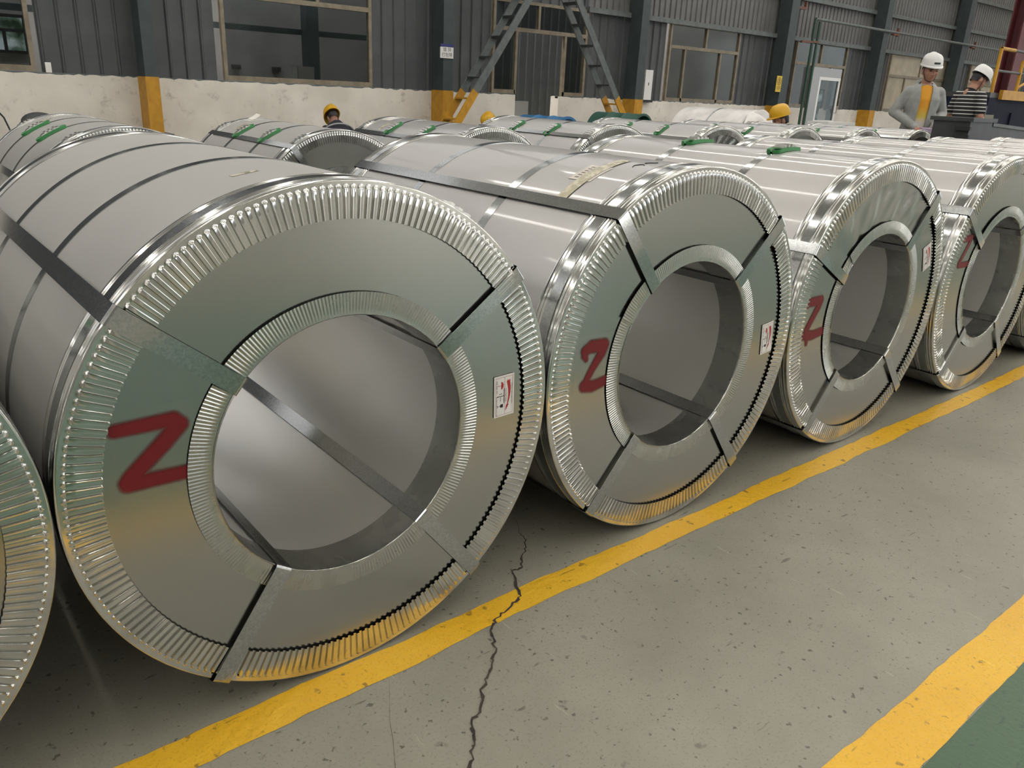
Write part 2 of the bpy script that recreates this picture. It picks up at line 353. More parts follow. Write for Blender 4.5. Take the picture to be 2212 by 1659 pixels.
# ------------------------------------------------------------------ hall shell
struct(obj('ceiling', MB().box(XL, XR, YF, YA + .2, ZC, ZC + .1), mt=M['roof']))
struct(obj('wall_left', MB().box(XL - .2, XL, YF, YA, 0, ZC), mt=M['shell']))
wr = struct(obj('wall_right', MB().box(XR, XR + .2, YF, YA, 0, ZC), mt=M['shell']))
wf = struct(obj('wall_front', MB().box(XL, XR, YF - .2, YF, 0, ZC), mt=M['shell']))
struct(obj('wall_annex', MB().box(XL, XR, YA, YA + .2, 0, ZC), mt=M['annex']))
for i, x in enumerate(range(-13, 44, 4)):
    struct(obj('window_%d' % (30 + i), MB().box(x - .1, x + .1, -14.5, 10.5, ZC - .03, ZC - .005), mt=M['skylight']))
for i, (a, b) in enumerate(((0, 8), (10, 20), (22, 32))):
    struct(obj('window_%d' % (50 + i), MB().box(a, b, YF + .005, YF + .03, 4.2, 6.2), mt=M['gate']))  # unseen glowing panels, added to brighten the ceiling and back of the hall
struct(obj('window_61', MB().box(-2, 30, 12.4, 14.0, ZC - .03, ZC - .005), mt=M['skylight']))  # glowing strip added under the annex roof to lighten that room
struct(obj('door_20', MB().box(9, 16, YF + .005, YF + .03, 0, 4.0), mt=M['gate2']))
struct(obj('door_21', MB().box(XR - .03, XR - .005, -12, 0, 0, 5), mt=M['gate']))

# back wall: plaster dado with gaps at the two doors
Y = YW
def wx(px, py=200, y=None): return aty(px, py, YW if y is None else y).x
D1a, D1b = wx(1113, 210), wx(1206, 215)
D2a, D2b = wx(1738, 240), wx(1785, 240)
DZ = 1.10
wb = MB()
def ragged(x0, x1):
    n = max(2, int((x1 - x0) / .07)); top = [DZ + random.uniform(-.012, .012) for _ in range(n + 1)]
    F = [[(x0 + (x1 - x0) * i / n, YW, z) for i in range(n + 1)] for z in (0,)] + [[(x0 + (x1 - x0) * i / n, YW, top[i]) for i in range(n + 1)], [(x0 + (x1 - x0) * i / n, YW + .24, top[i]) for i in range(n + 1)], [(x0 + (x1 - x0) * i / n, YW + .24, 0) for i in range(n + 1)]]
    wb.grid(F)
    for x in (x0, x1): wb.add([(x, YW, 0), (x, YW + .24, 0), (x, YW + .24, DZ), (x, YW, DZ)], [(0, 1, 2, 3)])
for a, b in ((XL, D1a), (D1b, D2a), (D2b, XR)): ragged(a, b)
wall = struct(obj('wall_back', wb, mt=M['plaster']))
# windows: (name, x0, x1, has door gap)
G = 2.78
W1 = (wx(-160, 140), wx(78, 140)); W2 = (wx(487, 165), wx(806, 185)); WD = (wx(1063, 195), wx(1262, 205))
W3 = (wx(1436, 218), wx(1583, 228)); W4 = (wx(1704, 230), wx(1812, 240)); W5 = (wx(1905, 240), wx(2045, 245)); W6 = (wx(2078, 240), wx(2190, 250))
SP = [W1, W2, WD, W3, W4, W5, W6]
# cladding sheets: one trapezoid rib per pan, standing on the dado
PW = .236
def pan(h):
    x = [0, .012, .028, .040, PW]; y = [0, 0, -.028, -.028, 0]
    x = [0, .010, .030, .042, .062, PW]; y = [0, 0, -.03, -.03, 0, 0]
    return MB().grid([[(a, b, 0) for a, b in zip(x, y)], [(a, b, h) for a, b in zip(x, y)]]).mesh('cladding_sheet', M['clad'], False)
pm = pan(G - DZ + .02); ph = pan(ZC - DZ)
def corr(h, wd=.9, n=5):
    pts = []
    for i in range(n):
        b = wd / n * i; pts += [(b, 0), (b + .105, 0), (b + .12, .03), (b + .15, .03), (b + .165, 0)]
    pts.append((wd, 0))
    return MB().grid([[(a, c, 0) for a, c in pts], [(a, c, h) for a, c in pts]]).mesh('upper_sheet', M['clad2'], False)
um = corr(ZC - G)
XS = 12.0           # left of here the long pans run up to the roof
x = -6.0
while x < 45:
    if not any(x + PW * .5 > a - .02 and x + PW * .5 < b + .02 for a, b in SP):
        obj('cladding_sheet', ph if x < XS else pm, wall, (x, YW + .10, DZ - .01))
    x += PW
for a, b in ((W1[0], W1[1]), W2, WD):
    x = a
    while x < b - .05:
        wd = min(PW, b - x); o = obj('cladding_sheet', ph, wall, (x, YW + .11, G)); o.scale.x = wd / PW; o.scale.z = (ZC - G) / (ZC - DZ); x += PW
x = XS + PW * .3
while x < 45: obj('upper_sheet', um, wall, (x, YW + .07, G)); x += .9
for a, b in ((XL, D1a), (D1b, D2a), (D2b, XR)): obj('flashing', MB().box(a, b, YW + .02, YW + .11, DZ - .03, DZ + .015), wall, mt=M['rail'])

for i in range(20):      # unseen glow panels, put in for bright reflections on the coil wraps
    a = -15.5 + 3 * i
    if a < 43: struct(obj('window_%d' % (70 + i), MB().box(a, a + 2.85, YW - .01, YW + .02, 5.3, ZC - .1), mt=M['band']))
def window(n, x0, x1, z0, z1, trans, ups, lows, pane='glass', skip=None, fr='frame'):
    r = bpy.data.objects.new('window_%d' % n, None); col.objects.link(r); r.location = ((x0 + x1) / 2, YW + .05, z0); struct(r)
    r['label'] = 'bronze framed window in the back wall'
    cx = (x0 + x1) / 2; W = x1 - x0; t = .055
    def fb(nm, a, b, c, d, y0=-.03, y1=.05): obj(nm, MB().box(a - cx, b - cx, y0, y1, c - z0, d - z0), r, mt=M[fr])
    fb('window_frame', x0, x0 + t, z0, z1); fb('window_frame', x1 - t, x1, z0, z1); fb('window_frame', x0 + t, x1 - t, z1 - t, z1)
    segs = [(x0 + t, x1 - t)] if not skip else [(x0 + t, skip[0]), (skip[1], x1 - t)]
    for a, b in segs: fb('window_frame', a, b, z0, z0 + t * 1.3)
    fb('transom', x0 + t, x1 - t, trans, trans + .07, -.035, .055)
    us = [x0 + t] + [x0 + W * u for u in ups] + [x1 - t]
    for u in us[1:-1]: fb('mullion', u - .025, u + .025, trans + .07, z1 - t)
    for a, b in zip(us, us[1:]): obj('pane', MB().box(a - cx, b - cx, .008, .014, trans + .07 - z0, z1 - t - z0), r, mt=M[pane])
    ls = [x0 + t] + [x0 + W * u for u in lows] + [x1 - t]
    for u in ls[1:-1]: fb('mullion', u - .028, u + .028, z0, trans)
    for a, b in zip(ls, ls[1:]):
        if skip and a < (skip[0] + skip[1]) / 2 < b: continue
        obj('pane', MB().box(a - cx, b - cx, .008, .014, t * 1.3, trans - z0), r, mt=M[pane])
    return r
window(1, *W1, DZ + .02, G, 2.28, [.5], [.5])
window(2, *W2, DZ + .02, G, 2.28, [.62], [])
window(3, *WD, DZ + .02, G, 2.24, [.46], [(D1a - WD[0]) / (WD[1] - WD[0]), (wx(1216, 215) - WD[0]) / (WD[1] - WD[0])], skip=(D1a, D1b + .1))
window(4, *W3, DZ + .02, G, 2.24, [.5], [.22, .73])
window(5, *W4, DZ + .02, G, 2.18, [.48], [.36, .72], skip=(D2a, D2b))
window(6, *W5, DZ + .02, G, 2.1, [.45], [.25, .6], pane='beige')
window(7, *W6, DZ + .02, G, 2.1, [.45], [.25, .6], pane='beige')
# grey glazed door leaf in the second opening
da, db = D2a - .05, D2b + .35
dr = bpy.data.objects.new('door_2', None); col.objects.link(dr); dr.location = (da, YW - .04, 0); struct(dr); dr['label'] = 'grey framed glazed door'
dw = db - da
for nm, a, b, c, d, mt in (('door_frame', 0, .42, 0, 2.15, 'greyframe'), ('door_frame', .42, dw, 1.92, 2.15, 'greyframe'), ('door_stile', .42, .5, 0, 1.92, 'white'), ('door_stile', dw - .08, dw, 0, 1.92, 'white'), ('door_rail', .5, dw - .08, 1.84, 1.92, 'white'), ('door_rail', .5, dw - .08, 0, .75, 'greyframe'), ('door_rail', .5, dw - .08, .75, .8, 'white')):
    obj(nm, MB().box(a, b, -.03, .03, c, d), dr, mt=M[mt])
obj('pane', MB().box(.5, dw - .08, -.005, .005, .8, 1.84), dr, mt=M['glass'])
obj('handle', MB().tube([(dw - .05, -.03, 1.0), (dw - .05, -.08, 1.0), (dw - .05, -.08, 1.12)], .012, 8), dr, mt=M['seal'], smooth=True)
# annex behind the wall: daylit windows, a post, a rail, socket boxes
for i, (pa, pb, ta_, tb_) in enumerate(((-60, 74, 35, 118), (1064, 1113, 132, 190), (1752, 1781, 193, 262), (1786, 1800, 185, 232), (640, 650, 0, 2))):
    if i == 4: continue
    a, b = aty(pa, 180, YA).x, aty(pb, 180, YA).x; zb, za = aty(pb, ta_, YA).z, aty(pb, tb_, YA).z
    r = bpy.data.objects.new('window_%d' % (11 + i), None); col.objects.link(r); r.location = (a, YA - .03, za); struct(r)
    W = b - a; H = zb - za; t = .05
    for q in ((0, W, 0, t), (0, W, H - t, H), (0, t, t, H - t), (W - t, W, t, H - t), (t, W - t, H * .55, H * .55 + t), (W * .6, W * .6 + t, t, H * .55)): obj('window_frame', MB().box(q[0], q[1], -.04, 0, q[2], q[3]), r, mt=M['dark'])
    obj('pane', MB().box(t, W - t, .0, .02, t, H - t), r, mt=M['garden'])
px0 = aty(672, 100, 14.6).x
tag(obj('annex_post', MB().box(px0 - .13, px0 + .13, 14.5, 14.75, 0, ZC), mt=M['column']), 'dark steel post in the room behind the wide window', 'post')
tag(obj('annex_beam', MB().box(XL + .1, px0 - .14, 14.7, 14.82, 2.02, 2.12), mt=M['column']), 'dark horizontal beam left of the post behind the wide window', 'beam')
tag(obj('annex_beam', MB().box(px0 + .14, 9.5, 14.7, 14.82, 2.02, 2.12), mt=M['column']), 'dark horizontal beam right of the post behind the wide window', 'beam')
for px in (509, 596):
    p = aty(px, 120, 15.95); tag(obj('socket_box', MB().box(p.x - .09, p.x + .09, 15.93, 16.0, 1.33, 1.42).box(p.x - .07, p.x - .01, 15.92, 15.93, 1.35, 1.40).box(p.x + .01, p.x + .07, 15.92, 15.93, 1.35, 1.40), mt=M['darksteel']), 'dark wall socket box %s the grey switch cabinet' % ('well away from' if px < 550 else 'just left of'), 'socket box', 'sockets seen through the wide window')
p = aty(656, 165, 13.6)
cbx = thing('switch_cabinet', 'grey switch cabinet standing behind the wide window sill', 'cabinet', (p.x, 13.5, 0))
obj('body', MB().box(-.17, .17, 0, .25, 0, 1.42), cbx, mt=M['greyframe']); obj('cabinet_door', MB().box(-.15, .15, -.012, 0, .9, 1.40), cbx, mt=M['greyframe'])
# dark heap inside the open doorway
hp = MB()
for i, (dx, dy, z, rx, rz) in enumerate(((0, 0, .25, .75, .26), (.1, .2, .62, .7, .22), (-.1, .1, .92, .55, .17))): hp.ball((dx, dy, z), (rx, .5, rz), 16)
tag(obj('sack_heap', hp, loc=((D1a + D1b) / 2 - .1, 13.0, 0), mt=M['dark'], smooth=True), 'dark sacks piled inside the open doorway', 'sacks')
pt = thing('partition', 'dark corrugated partition inside the open doorway', 'partition', (D1a - .6, 14.2, 0))
for k in range(24): obj('panel', ph, pt, (k * PW, 0, 0))
cp = aty(1170, 240, 12.4); tag(obj('board', MB().box(D1b - .75, D1b - .12, 12.3, 12.34, 0, .98), mt=M['greyframe']), 'grey board leaning inside the doorway', 'board')

# columns
def column(pa, pb, py, label, full=True, grp=None):
    y0 = YW - .36; a, b = aty(pa, py, y0).x, aty(pb, py, y0).x; wd = b - a
    r = thing('steel_column', label, 'column', ((a + b) / 2, y0 + .18, 0))
    h = wd / 2
    s = MB().box(-h, h, -.18, -.16, 1.12, ZC).box(-h, h, .14, .16, 1.12, ZC).box(-h, -h + .02, -.16, .14, 1.12, ZC)
    obj('shaft', s, r, mt=M['column'])
    obj('base_guard', MB().box(-h - .01, h + .01, -.20, .17, .36, 1.12), r, mt=M['yellow'])['label'] = 'yellow painted column foot'
    obj('plinth', MB().box(-h - .2, h + .2, -.34, .17, 0, .33), r, mt=M['plaster']); obj('base_plate', MB().box(-h - .12, h + .12, -.28, .17, .33, .36), r, mt=M['dark'])
    return a, b, y0
C1 = column(307, 334, 100, 'steel column on the wall between the corner window and the wide window')
C2 = column(958, 979, 100, 'steel column on the wall carrying the small white sign')
C3 = column(1371, 1387, 215, 'steel column on the wall beside the tall white switch box')
C4 = column(1681, 1697, 215, 'steel column on the wall with the yellow card')
C5 = column(1874, 1885, 258, 'steel column on the wall right of the grey glazed door')
C6 = column(2068, 2079, 150, 'steel column on the wall between the two papered windows')
# girts: lengths between columns
def girt(z, c0, c1, i):
    obj('girt', MB().box(c0, c1, YW - .06, YW + .04, z - .05, z + .05), wall, mt=M['rail'])
CX = [C1, C2, C3, C4, C5, C6, (XR, XR, 0)]
for i in range(1, 6):
    for z in (G, 3.73, 4.65):
        if i == 1 and z != G: continue
        girt(z, (CX[i][1] + .01) if i > 1 else wx(1270, 20), CX[i + 1][0] - .01, i)

# sign on the second column
y0 = C2[2]
sx = aty(966, 112, y0 - .03).x
sg = thing('wall_sign', 'small white sign with black characters under a blue strip', 'sign', (sx, y0 - .015, aty(966, 112, y0).z))
pz = .001
obj('plate', MB().box(-.135, .135, -.012, .012, -.105, .075), sg, mt=M['white']); obj('blue_strip', MB().box(-.135, .135, -.012, .012, .077, .125), sg, mt=M['blue'])
obj('lettering', text_mesh('镀 锌', .075, M['ink']), sg, (0, -.0135, .03), (PI / 2, 0, 0)); obj('lettering', text_mesh('打包带', .075, M['ink']), sg, (0, -.0135, -.055), (PI / 2, 0, 0))
# tall white switch box, yellow card, white cards
p = aty(1395, 190, YW - .05); bx_ = thing('switch_box', 'tall narrow white box mounted on the wall beside a column', 'box', (p.x, YW - .06, 1.12))
obj('case', MB().box(-.12, .12, -.06, .16, 0, .62), bx_, mt=M['white']); obj('indicator', MB().box(-.01, .01, -.065, -.06, .3, .36), bx_, mt=M['dark']); obj('bracket', MB().box(-.16, .2, -.05, .16, -.05, 0), bx_, mt=M['dark'])
p = aty(1679, 181, C4[2] - .01); yc = thing('warning_card', 'yellow card with a round emblem on a column', 'card', (p.x + .06, C4[2] - .012, p.z))
obj('card', MB().box(-.11, .11, -.006, .006, -.19, .19), yc, mt=M['tagyellow'])
em = MB()
for r0, r1 in ((.085, .07), (.05, .035)): em.grid([[(r * math.cos(k * PI / 12), -.0075, .06 + r * 1.1 * math.sin(k * PI / 12)) for k in range(24)] for r in (r0, r1)], True)
em.box(-.012, .012, -.0078, -.007, .03, .09)
for z in (-.07, -.1, -.13): em.box(-.08, .08, -.0078, -.007, z, z + .01)
obj('emblem', em, yc, mt=M['orange'])
p = aty(104, 140, YW + .0); tag(obj('paper_card', MB().box(p.x - .035, p.x + .035, YW + .0, YW + .02, DZ + .012, DZ + .14), mt=M['paper']), 'small white card on the sill beside the corner window', 'card')
# pipes
pa = aty(1755, 41, 11.2); pe = aty(2180, 119, 11.2)
pp = thing('pipe_run', 'thin grey overhead pipe running along the back wall with a green drop', 'pipe', (pa.x, 11.1, 0))
dz = pa.z
obj('drop_pipe', MB().tube([(0, 0, 0), (0, 0, dz)], .035, 10), pp, mt=M['green'], smooth=True); obj('drop_pipe', MB().tube([(.22, 0, 0), (.22, 0, dz - .05)], .035, 10), pp, mt=M['green'], smooth=True)
obj('overhead_pipe', MB().tube([(0, 0, dz), (13.2, 0, dz)], .035, 10), pp, mt=M['rail'], smooth=True)
for k in (4.05, 9.3): obj('pipe_bracket', MB().box(k, k + .3, -.05, .05, dz - .08, dz - .04).box(k + .25, k + .3, -.03, .03, dz - .1, dz + .12), pp, mt=M['orange'])
obj('valve_arm', MB().bar((-.5, 0, 2.68), (.3, 0, 2.72), .05, .05), pp, mt=M['orange'])
p = aty(1700, 33, C4[2]); tag(obj('hook_bracket', MB().box(C4[1], C4[1] + .35, C4[2] + .02, C4[2] + .08, 3.42, 3.48).box(C4[1] + .3, C4[1] + .35, C4[2] + .02, C4[2] + .08, 3.48, 3.6), mt=M['orange']), 'rusty hook bracket high on a column', 'bracket')

# ladders either side of the doorway
def ladder(bot, top, label, sgn):
    yn, yf = 10.45, 10.82
    b = aty(*bot, yn); t = aty(*top, yn); d = (t - b) / (t.z - b.z)
    f0 = b - d * b.z; tp = b + d * (3.38 - b.z)
    r = thing('steel_ladder', label, 'ladder', (f0.x, yn, 0)); o = Vector((f0.x, yn, 0))
    k = (1.13 - f0.z) / (tp.z - f0.z); mid = f0.lerp(tp, k)
    for yy in (yn, yf):
        off = Vector((0, yy - yn, 0)) - o
        obj('stile', MB().bar(mid + off, tp + off, .03, .13, (1, 0, 0)), r, mt=M['rail'])
        obj('stile_foot', MB().bar(f0 + off, mid + off, .034, .135, (1, 0, 0)), r, mt=M['yellow'])
    z = .32
    while z < 3.3:
        q = f0 + (tp - f0) * (z / tp.z) - o
        obj('tread', MB().box(q.x - .09, q.x + .09, .016, yf - yn - .016, z - .015, z + .015), r, mt=M['yellow'] if z < 1.13 else M['darksteel']); z += .345
    return tp
ta = ladder((988, 265), (1142, 0), 'dark steel ladder with yellow foot leaning from the signed column', 1)
tb = ladder((1345, 245), (1250, 0), 'dark steel ladder with yellow foot leaning toward the switch box column', -1)
plt = thing('ladder_platform', 'steel platform above the doorway carried by the two ladders', 'platform', ((ta.x + tb.x) / 2, 10.6, 3.46)); hw = abs(tb.x - ta.x) / 2 + .25
obj('deck', MB().box(-hw, hw, -.25, .85, .0, .06), plt, mt=M['darksteel']); obj('beam', MB().box(-hw, hw, .6, .72, -.06, 0), plt, mt=M['rail'])

# ------------------------------------------------------------------ coils
R, RB, L = .494, .2574, 1.225
ZC0 = .499
def smooth(t): t = max(0., min(1., t)); return t * t * (3 - 2 * t)
# outer wrap and bore
wrap_me, wrap_dull = (MB().lathe_y([(R, .0), (R, .3), (R, .6), (R, .9), (R, L)], 160).mesh('outer_wrap', M[k]) for k in ('wrap', 'wrap_dull'))
bore_me = MB().lathe_y([(RB + .003, 0), (RB + .003, .4), (RB + .003, .8), (RB + .003, L)], 128)
bore_me.v = bore_me.v; bore_me = bore_me.mesh('bore_sleeve', M['bore'])
cover_me = MB().lathe_y([(.2600, .0), (.31, -.0), (.36, 0), (.41, 0), (.46, 0), (R - .001, 0)], 160).mesh('end_cover', M['cover'], False)
cover_bad = MB().grid([[(r * math.cos(a), (-.0026 * smooth(math.sin(a) * 1.6 - .5) * math.sin((r - .27) / .2 * PI) * (math.sin(a * 17) + .6 * math.sin(a * 29 + r * 60))), r * math.sin(a)) for a in [2 * PI * i / 320 for i in range(320)]] for r in [.26 + .0195 * k for k in range(13)]], True).mesh('end_cover', M['cover'], True)
def outer_guard():
    NR, S = 208, 8; n = NR * S; tot = 2 * PI + .05; mb = MB(); rows = []
    rr = [.4935, .4890, .4862, .4845, .4825, .4805, .4650, .4500, .4300]
    PH = (0, .20, .25, .31, .50, .69, .75, .80); CO = (0, 0, .55, 1, .96, 1, .55, 0)     # flat-topped crimps on a flat ring
    def cof(i): return CO[i % S]
    for r in rr:
        row = []
        for i in range(n + 1):
            a = .63 + tot * (i // S + PH[i % S]) / NR; c = cof(i)
            wv = smooth((.4860 - .0020 * (1 - c) - r) / .0050)
            lift = -.0035 - .0030 * smooth((i / n - .97) / .03)
            y = lift - .0046 * c * wv
            row.append((r * math.cos(a), y, r * math.sin(a)))
        rows.append(row)
    mb.grid(rows)
    # rim flange with beads on the wrap side
    pr = [(.4935, -.0035), (.4958, -.0028), (.4968, -.0006), (.4970, .003), (.4970, .009), (.4982, .011), (.4982, .013), (.4966, .0155), (.4966, .018), (.4982, .0205), (.4982, .0225), (.4964, .025), (.4964, .062), (.4980, .0645), (.4980, .0665), (.4964, .069), (.4964, .072), (.4980, .0745), (.4980, .0765), (.4962, .079), (.4962, .086), (.4945, .0865)]
    mb.lathe_y(pr, 200)
    return mb.mesh('outer_edge_guard', M['guard'], True, .9)
def inner_guard():
    NR, S = 290, 5; n = NR * S; tot = 2 * PI + .42; mb = MB(); rows = []
    for r in (.2590, .2640, .2700, .2760, .2880, .2975, .3005):
        row = []
        for i in range(n + 1):
            f = i / n; a = 2.15 + tot * f; c = .5 + .5 * math.cos(2 * PI * (i % S) / S)
            amp = .0011 * smooth((r - .264) / .012)
            e = f * 1.0
            rr = r + .004 * smooth((f - .9) / .1) * smooth((r - .262) / .03)
            row.append((rr * math.cos(a), -.0022 - amp * c - .0040 * e, rr * math.sin(a)))
        rows.append(row)
    mb.grid(rows)
    mb.lathe_y([(.2600, -.0035), (.2582, -.0052), (.2572, -.004), (.2570, .001), (.2570, .082), (.2602, .083)], 128)
    return mb.mesh('inner_edge_guard', M['guard2'], True, .9)
og_me, ig_me = outer_guard(), inner_guard()
def loop_strap():
    w2, th = .0170, .0011; mb = MB()
    ri, ro, yf, yr = .2552, .4995, -.0092, L + .0092
    path = []
    def arc(cx, cy, r, a0, a1):
        for k in range(5):
            a = a0 + (a1 - a0) * k / 4; path.append((cx + r * math.cos(a), cy + r * math.sin(a)))
    q = .006
    arc(ro - q, yf + q, q, -PI / 2, 0); arc(ro - q, yr - q, q, 0, PI / 2); arc(ri + q, yr - q, q, PI / 2, PI); arc(ri + q, yf + q, q, PI, 1.5 * PI)
    n = len(path); rows = []
    for s, o in ((-1, 0), (1, 0), (1, th), (-1, th)):
        row = []
        for i, (r, y) in enumerate(path):
            a, b = path[i - 1], path[(i + 1) % n]; t = Vector((b[0] - a[0], b[1] - a[1])).normalized()
            row.append((r + t.y * o, y - t.x * o, s * w2))
        rows.append(row)
    rows.append(rows[0]); mb.grid(rows, True)
    return mb.mesh('eye_strap', M['strap'], True, .7)
es_me = loop_strap()
gs_me = MB().lathe_y([(R, -.0160), (R + .0016, -.0160), (R + .0016, .0160), (R, .0160)], 160).mesh('girth_strap', M['strap'], True, .6)
rs_me = MB().lathe_y([(.4964, -.0155), (.4978, -.0155), (.4978, .0155), (.4964, .0155)], 160).mesh('rim_strap', M['strap'], True, .6)
def cpatch(y0, y1, a0, a1, r, th, n=14):
    """patch bent round the coil; angles in degrees"""
    mb = MB(); A = [math.radians(a0 + (a1 - a0) * i / n) for i in range(n + 1)]
    P = lambda rr, y: [(rr * math.cos(a), y, rr * math.sin(a)) for a in A]
    mb.grid([P(r, y0), P(r + th, y0), P(r + th, y1), P(r, y1)])
    for a in (A[0], A[-1]): mb.add([(rr * math.cos(a), y, rr * math.sin(a)) for rr, y in ((r, y0), (r + th, y0), (r + th, y1), (r, y1))], [(0, 1, 2, 3)])
    return mb
# green pad with rounded ends, centred on angle 0
def pad_mesh():
    mb = MB(); n = 22; rows = []
    for k in (-1, -.9, -.45, 0, .45, .9, 1):
        row = []
        for i in range(n + 1):
            t = i / n * 2 - 1; a = t * .155; hw = .030 * math.sqrt(max(0.02, 1 - max(0, (abs(t) - .78) / .22) ** 2))
            rr = R + .0012 + (.005 if abs(k) < .95 else 0) + (.007 if .85 < abs(k) < .95 else 0)
            row.append((rr * math.cos(a), k * hw, rr * math.sin(a)))
        rows.append(row)
    return mb.grid(rows).mesh('strap_pad', M['greenpad'], True, .8)
pad_me = pad_mesh()
def seal_mesh():
    mb = MB()
    for a in (-.045, .0, .045):
        c, sn = math.cos(a), math.sin(a); r0 = R + .006
        mb.bar((r0 * c, -.021, r0 * sn), (r0 * c, .021, r0 * sn), .010, .014, (c, 0, sn))
    for a, b in ((-.085, -.05), (.05, .085)): mb.add(*(lambda q: (q.v, q.f))(cpatch(-.019, .019, math.degrees(a), math.degrees(b), R + .003, .006, 3)))
    mb.add(*(lambda q: (q.v, q.f))(cpatch(-.017, .017, -5.5, 5.5, R + .002, .005, 8)))
    return mb.mesh('strap_seal', M['seal'], True, .6)
seal_me = seal_mesh()

def spray(strokes, hw, soft):
    """red sprayed letter as a fine patch whose 'spray' attribute is the paint cover"""
    P = [p for s in strokes for p in s]; x0, x1 = min(p[0] for p in P) - .03, max(p[0] for p in P) + .03; z0, z1 = min(p[1] for p in P) - .03, max(p[1] for p in P) + .03
    nx = int((x1 - x0) / .0014); nz = int((z1 - z0) / .0014); mb = MB(); al = []
    rows = []
    for j in range(nz + 1):
        row = []
        for i in range(nx + 1):
            x, z = x0 + (x1 - x0) * i / nx, z0 + (z1 - z0) * j / nz; best = 0
            for s in strokes:
                for a, b in zip(s, s[1:]):
                    dx, dz = b[0] - a[0], b[1] - a[1]; l2 = dx * dx + dz * dz
                    t = max(0, min(1, ((x - a[0]) * dx + (z - a[1]) * dz) / l2)); d = math.hypot(x - a[0] - t * dx, z - a[1] - t * dz)
                    h = a[2] + (b[2] - a[2]) * t; best = max(best, 1 - smooth((d - h * .75) / (h * .25 + soft)))
            row.append((x, -.0012, z)); al.append(best * .97)
        rows.append(row)
    mb.grid(rows); me = mb.mesh('spray_mark', M['spray'], False)
    at = me.attributes.new('spray', 'FLOAT', 'POINT'); at.data.foreach_set('value', al)
    return me
def shipping_label(parent, u, v, rot):
    """caution label, drawn 96 x 55 mm with its top towards +u"""
    r = obj('shipping_label', MB().box(-.048, .048, -.0012, -.0004, -.0275, .0275), parent, mt=M['paper'])
    r.location = (u, -.0016, ZC0 + v); r.rotation_euler = (0, PI / 2 - math.radians(rot), 0)
    k = .001; X = lambda x: (x - 48) * k; Zz = lambda z: (z - 27.5) * k; y = -.0016
    def poly(mb, pts): mb.add([(X(a), y, Zz(b)) for a, b in pts], [tuple(range(len(pts)))])
    red = MB(); blk = MB()
    for q in ((4, 92, 4, 4.6), (4, 92, 50.4, 51), (4, 4.6, 4, 51), (91.4, 92, 4, 51), (4, 92, 28.7, 29.3), (47.2, 47.8, 4, 28.7)): poly(red, [(q[0], q[2]), (q[1], q[2]), (q[1], q[3]), (q[0], q[3])])
    # long curved arrow
    top = []; bot = []
    for i in range(15):
        t = i / 14; x = 15 + 58 * t; ym = 38 + 5.5 * math.sin(PI * (t * .9 + .05)) - 3.5 * t; wd = 3.6 * (1 - t) + 1.1; top.append((x, ym + wd)); bot.append((x, ym - wd))
    for i in range(14): poly(red, [bot[i], bot[i + 1], top[i + 1], top[i]])
    poly(red, [(15, 36), (11, 36.5), (15, 40), (11, 43), (15, 44)]) ; poly(red, [(70, 40.5), (85, 31), (70, 33.5)])
    # umbrella
    poly(red, [(14, 19)] + [(23 - 9 * math.cos(PI * i / 10), 19 + 6.5 * math.sin(PI * i / 10)) for i in range(1, 10)] + [(32, 19)])
    poly(red, [(22.6, 12), (23.4, 12), (23.4, 19), (22.6, 19)]); poly(red, [(20, 10.8), (23.4, 10.8), (23.4, 12), (20, 12)])
    for a, b in ((15, 27), (21, 28), (27, 27.6), (33, 26.5)): poly(red, [(a, b), (a + .8, b), (a + 1.6, b - 2), (a + .8, b - 2)])
    # sling bar and glass
    poly(blk, [(30, 26.2), (66, 26.2), (66, 27.8), (30, 27.8)]); poly(blk, [(46.8, 9), (48.2, 9), (48.2, 26.2), (46.8, 26.2)]); poly(blk, [(47.5, 6.5), (49.2, 10.5), (45.8, 10.5)])
    for b in (14.5, 19): poly(blk, [(41.3, b), (43.3, b), (43.3, b + 2.4), (41.3, b + 2.4)])
    poly(blk, [(66.5, 24.5), (74.5, 24.5), (74.5, 18), (72.5, 16), (68.5, 16), (66.5, 18)]); poly(blk, [(70, 9.5), (71, 9.5), (71, 16), (70, 16)]); poly(blk, [(66.5, 8.4), (74.5, 8.4), (71.2, 9.8), (69.8, 9.8)])
    obj('red_print', red, r, mt=M['redink']); obj('black_print', blk, r, mt=M['ink'])
    for txt, sz, x, z in (('怕湿  KEEP  DRY', 3.6, 25, 7), ('小心轻放 HANDLE WITH CARE', 3.0, 70, 6.3), ('SLING', 3.6, 54, 17), ('THIS DIRECTION', 3.6, 47, 31.8), ('开卷方向 OPEN DIRECTION', 3.4, 46, 48)):
        obj('lettering', text_mesh(txt, sz * k * 1.15, M['ink']), r, (X(x), y - .0002, Zz(z)), (PI / 2, 0, 0))
    return r
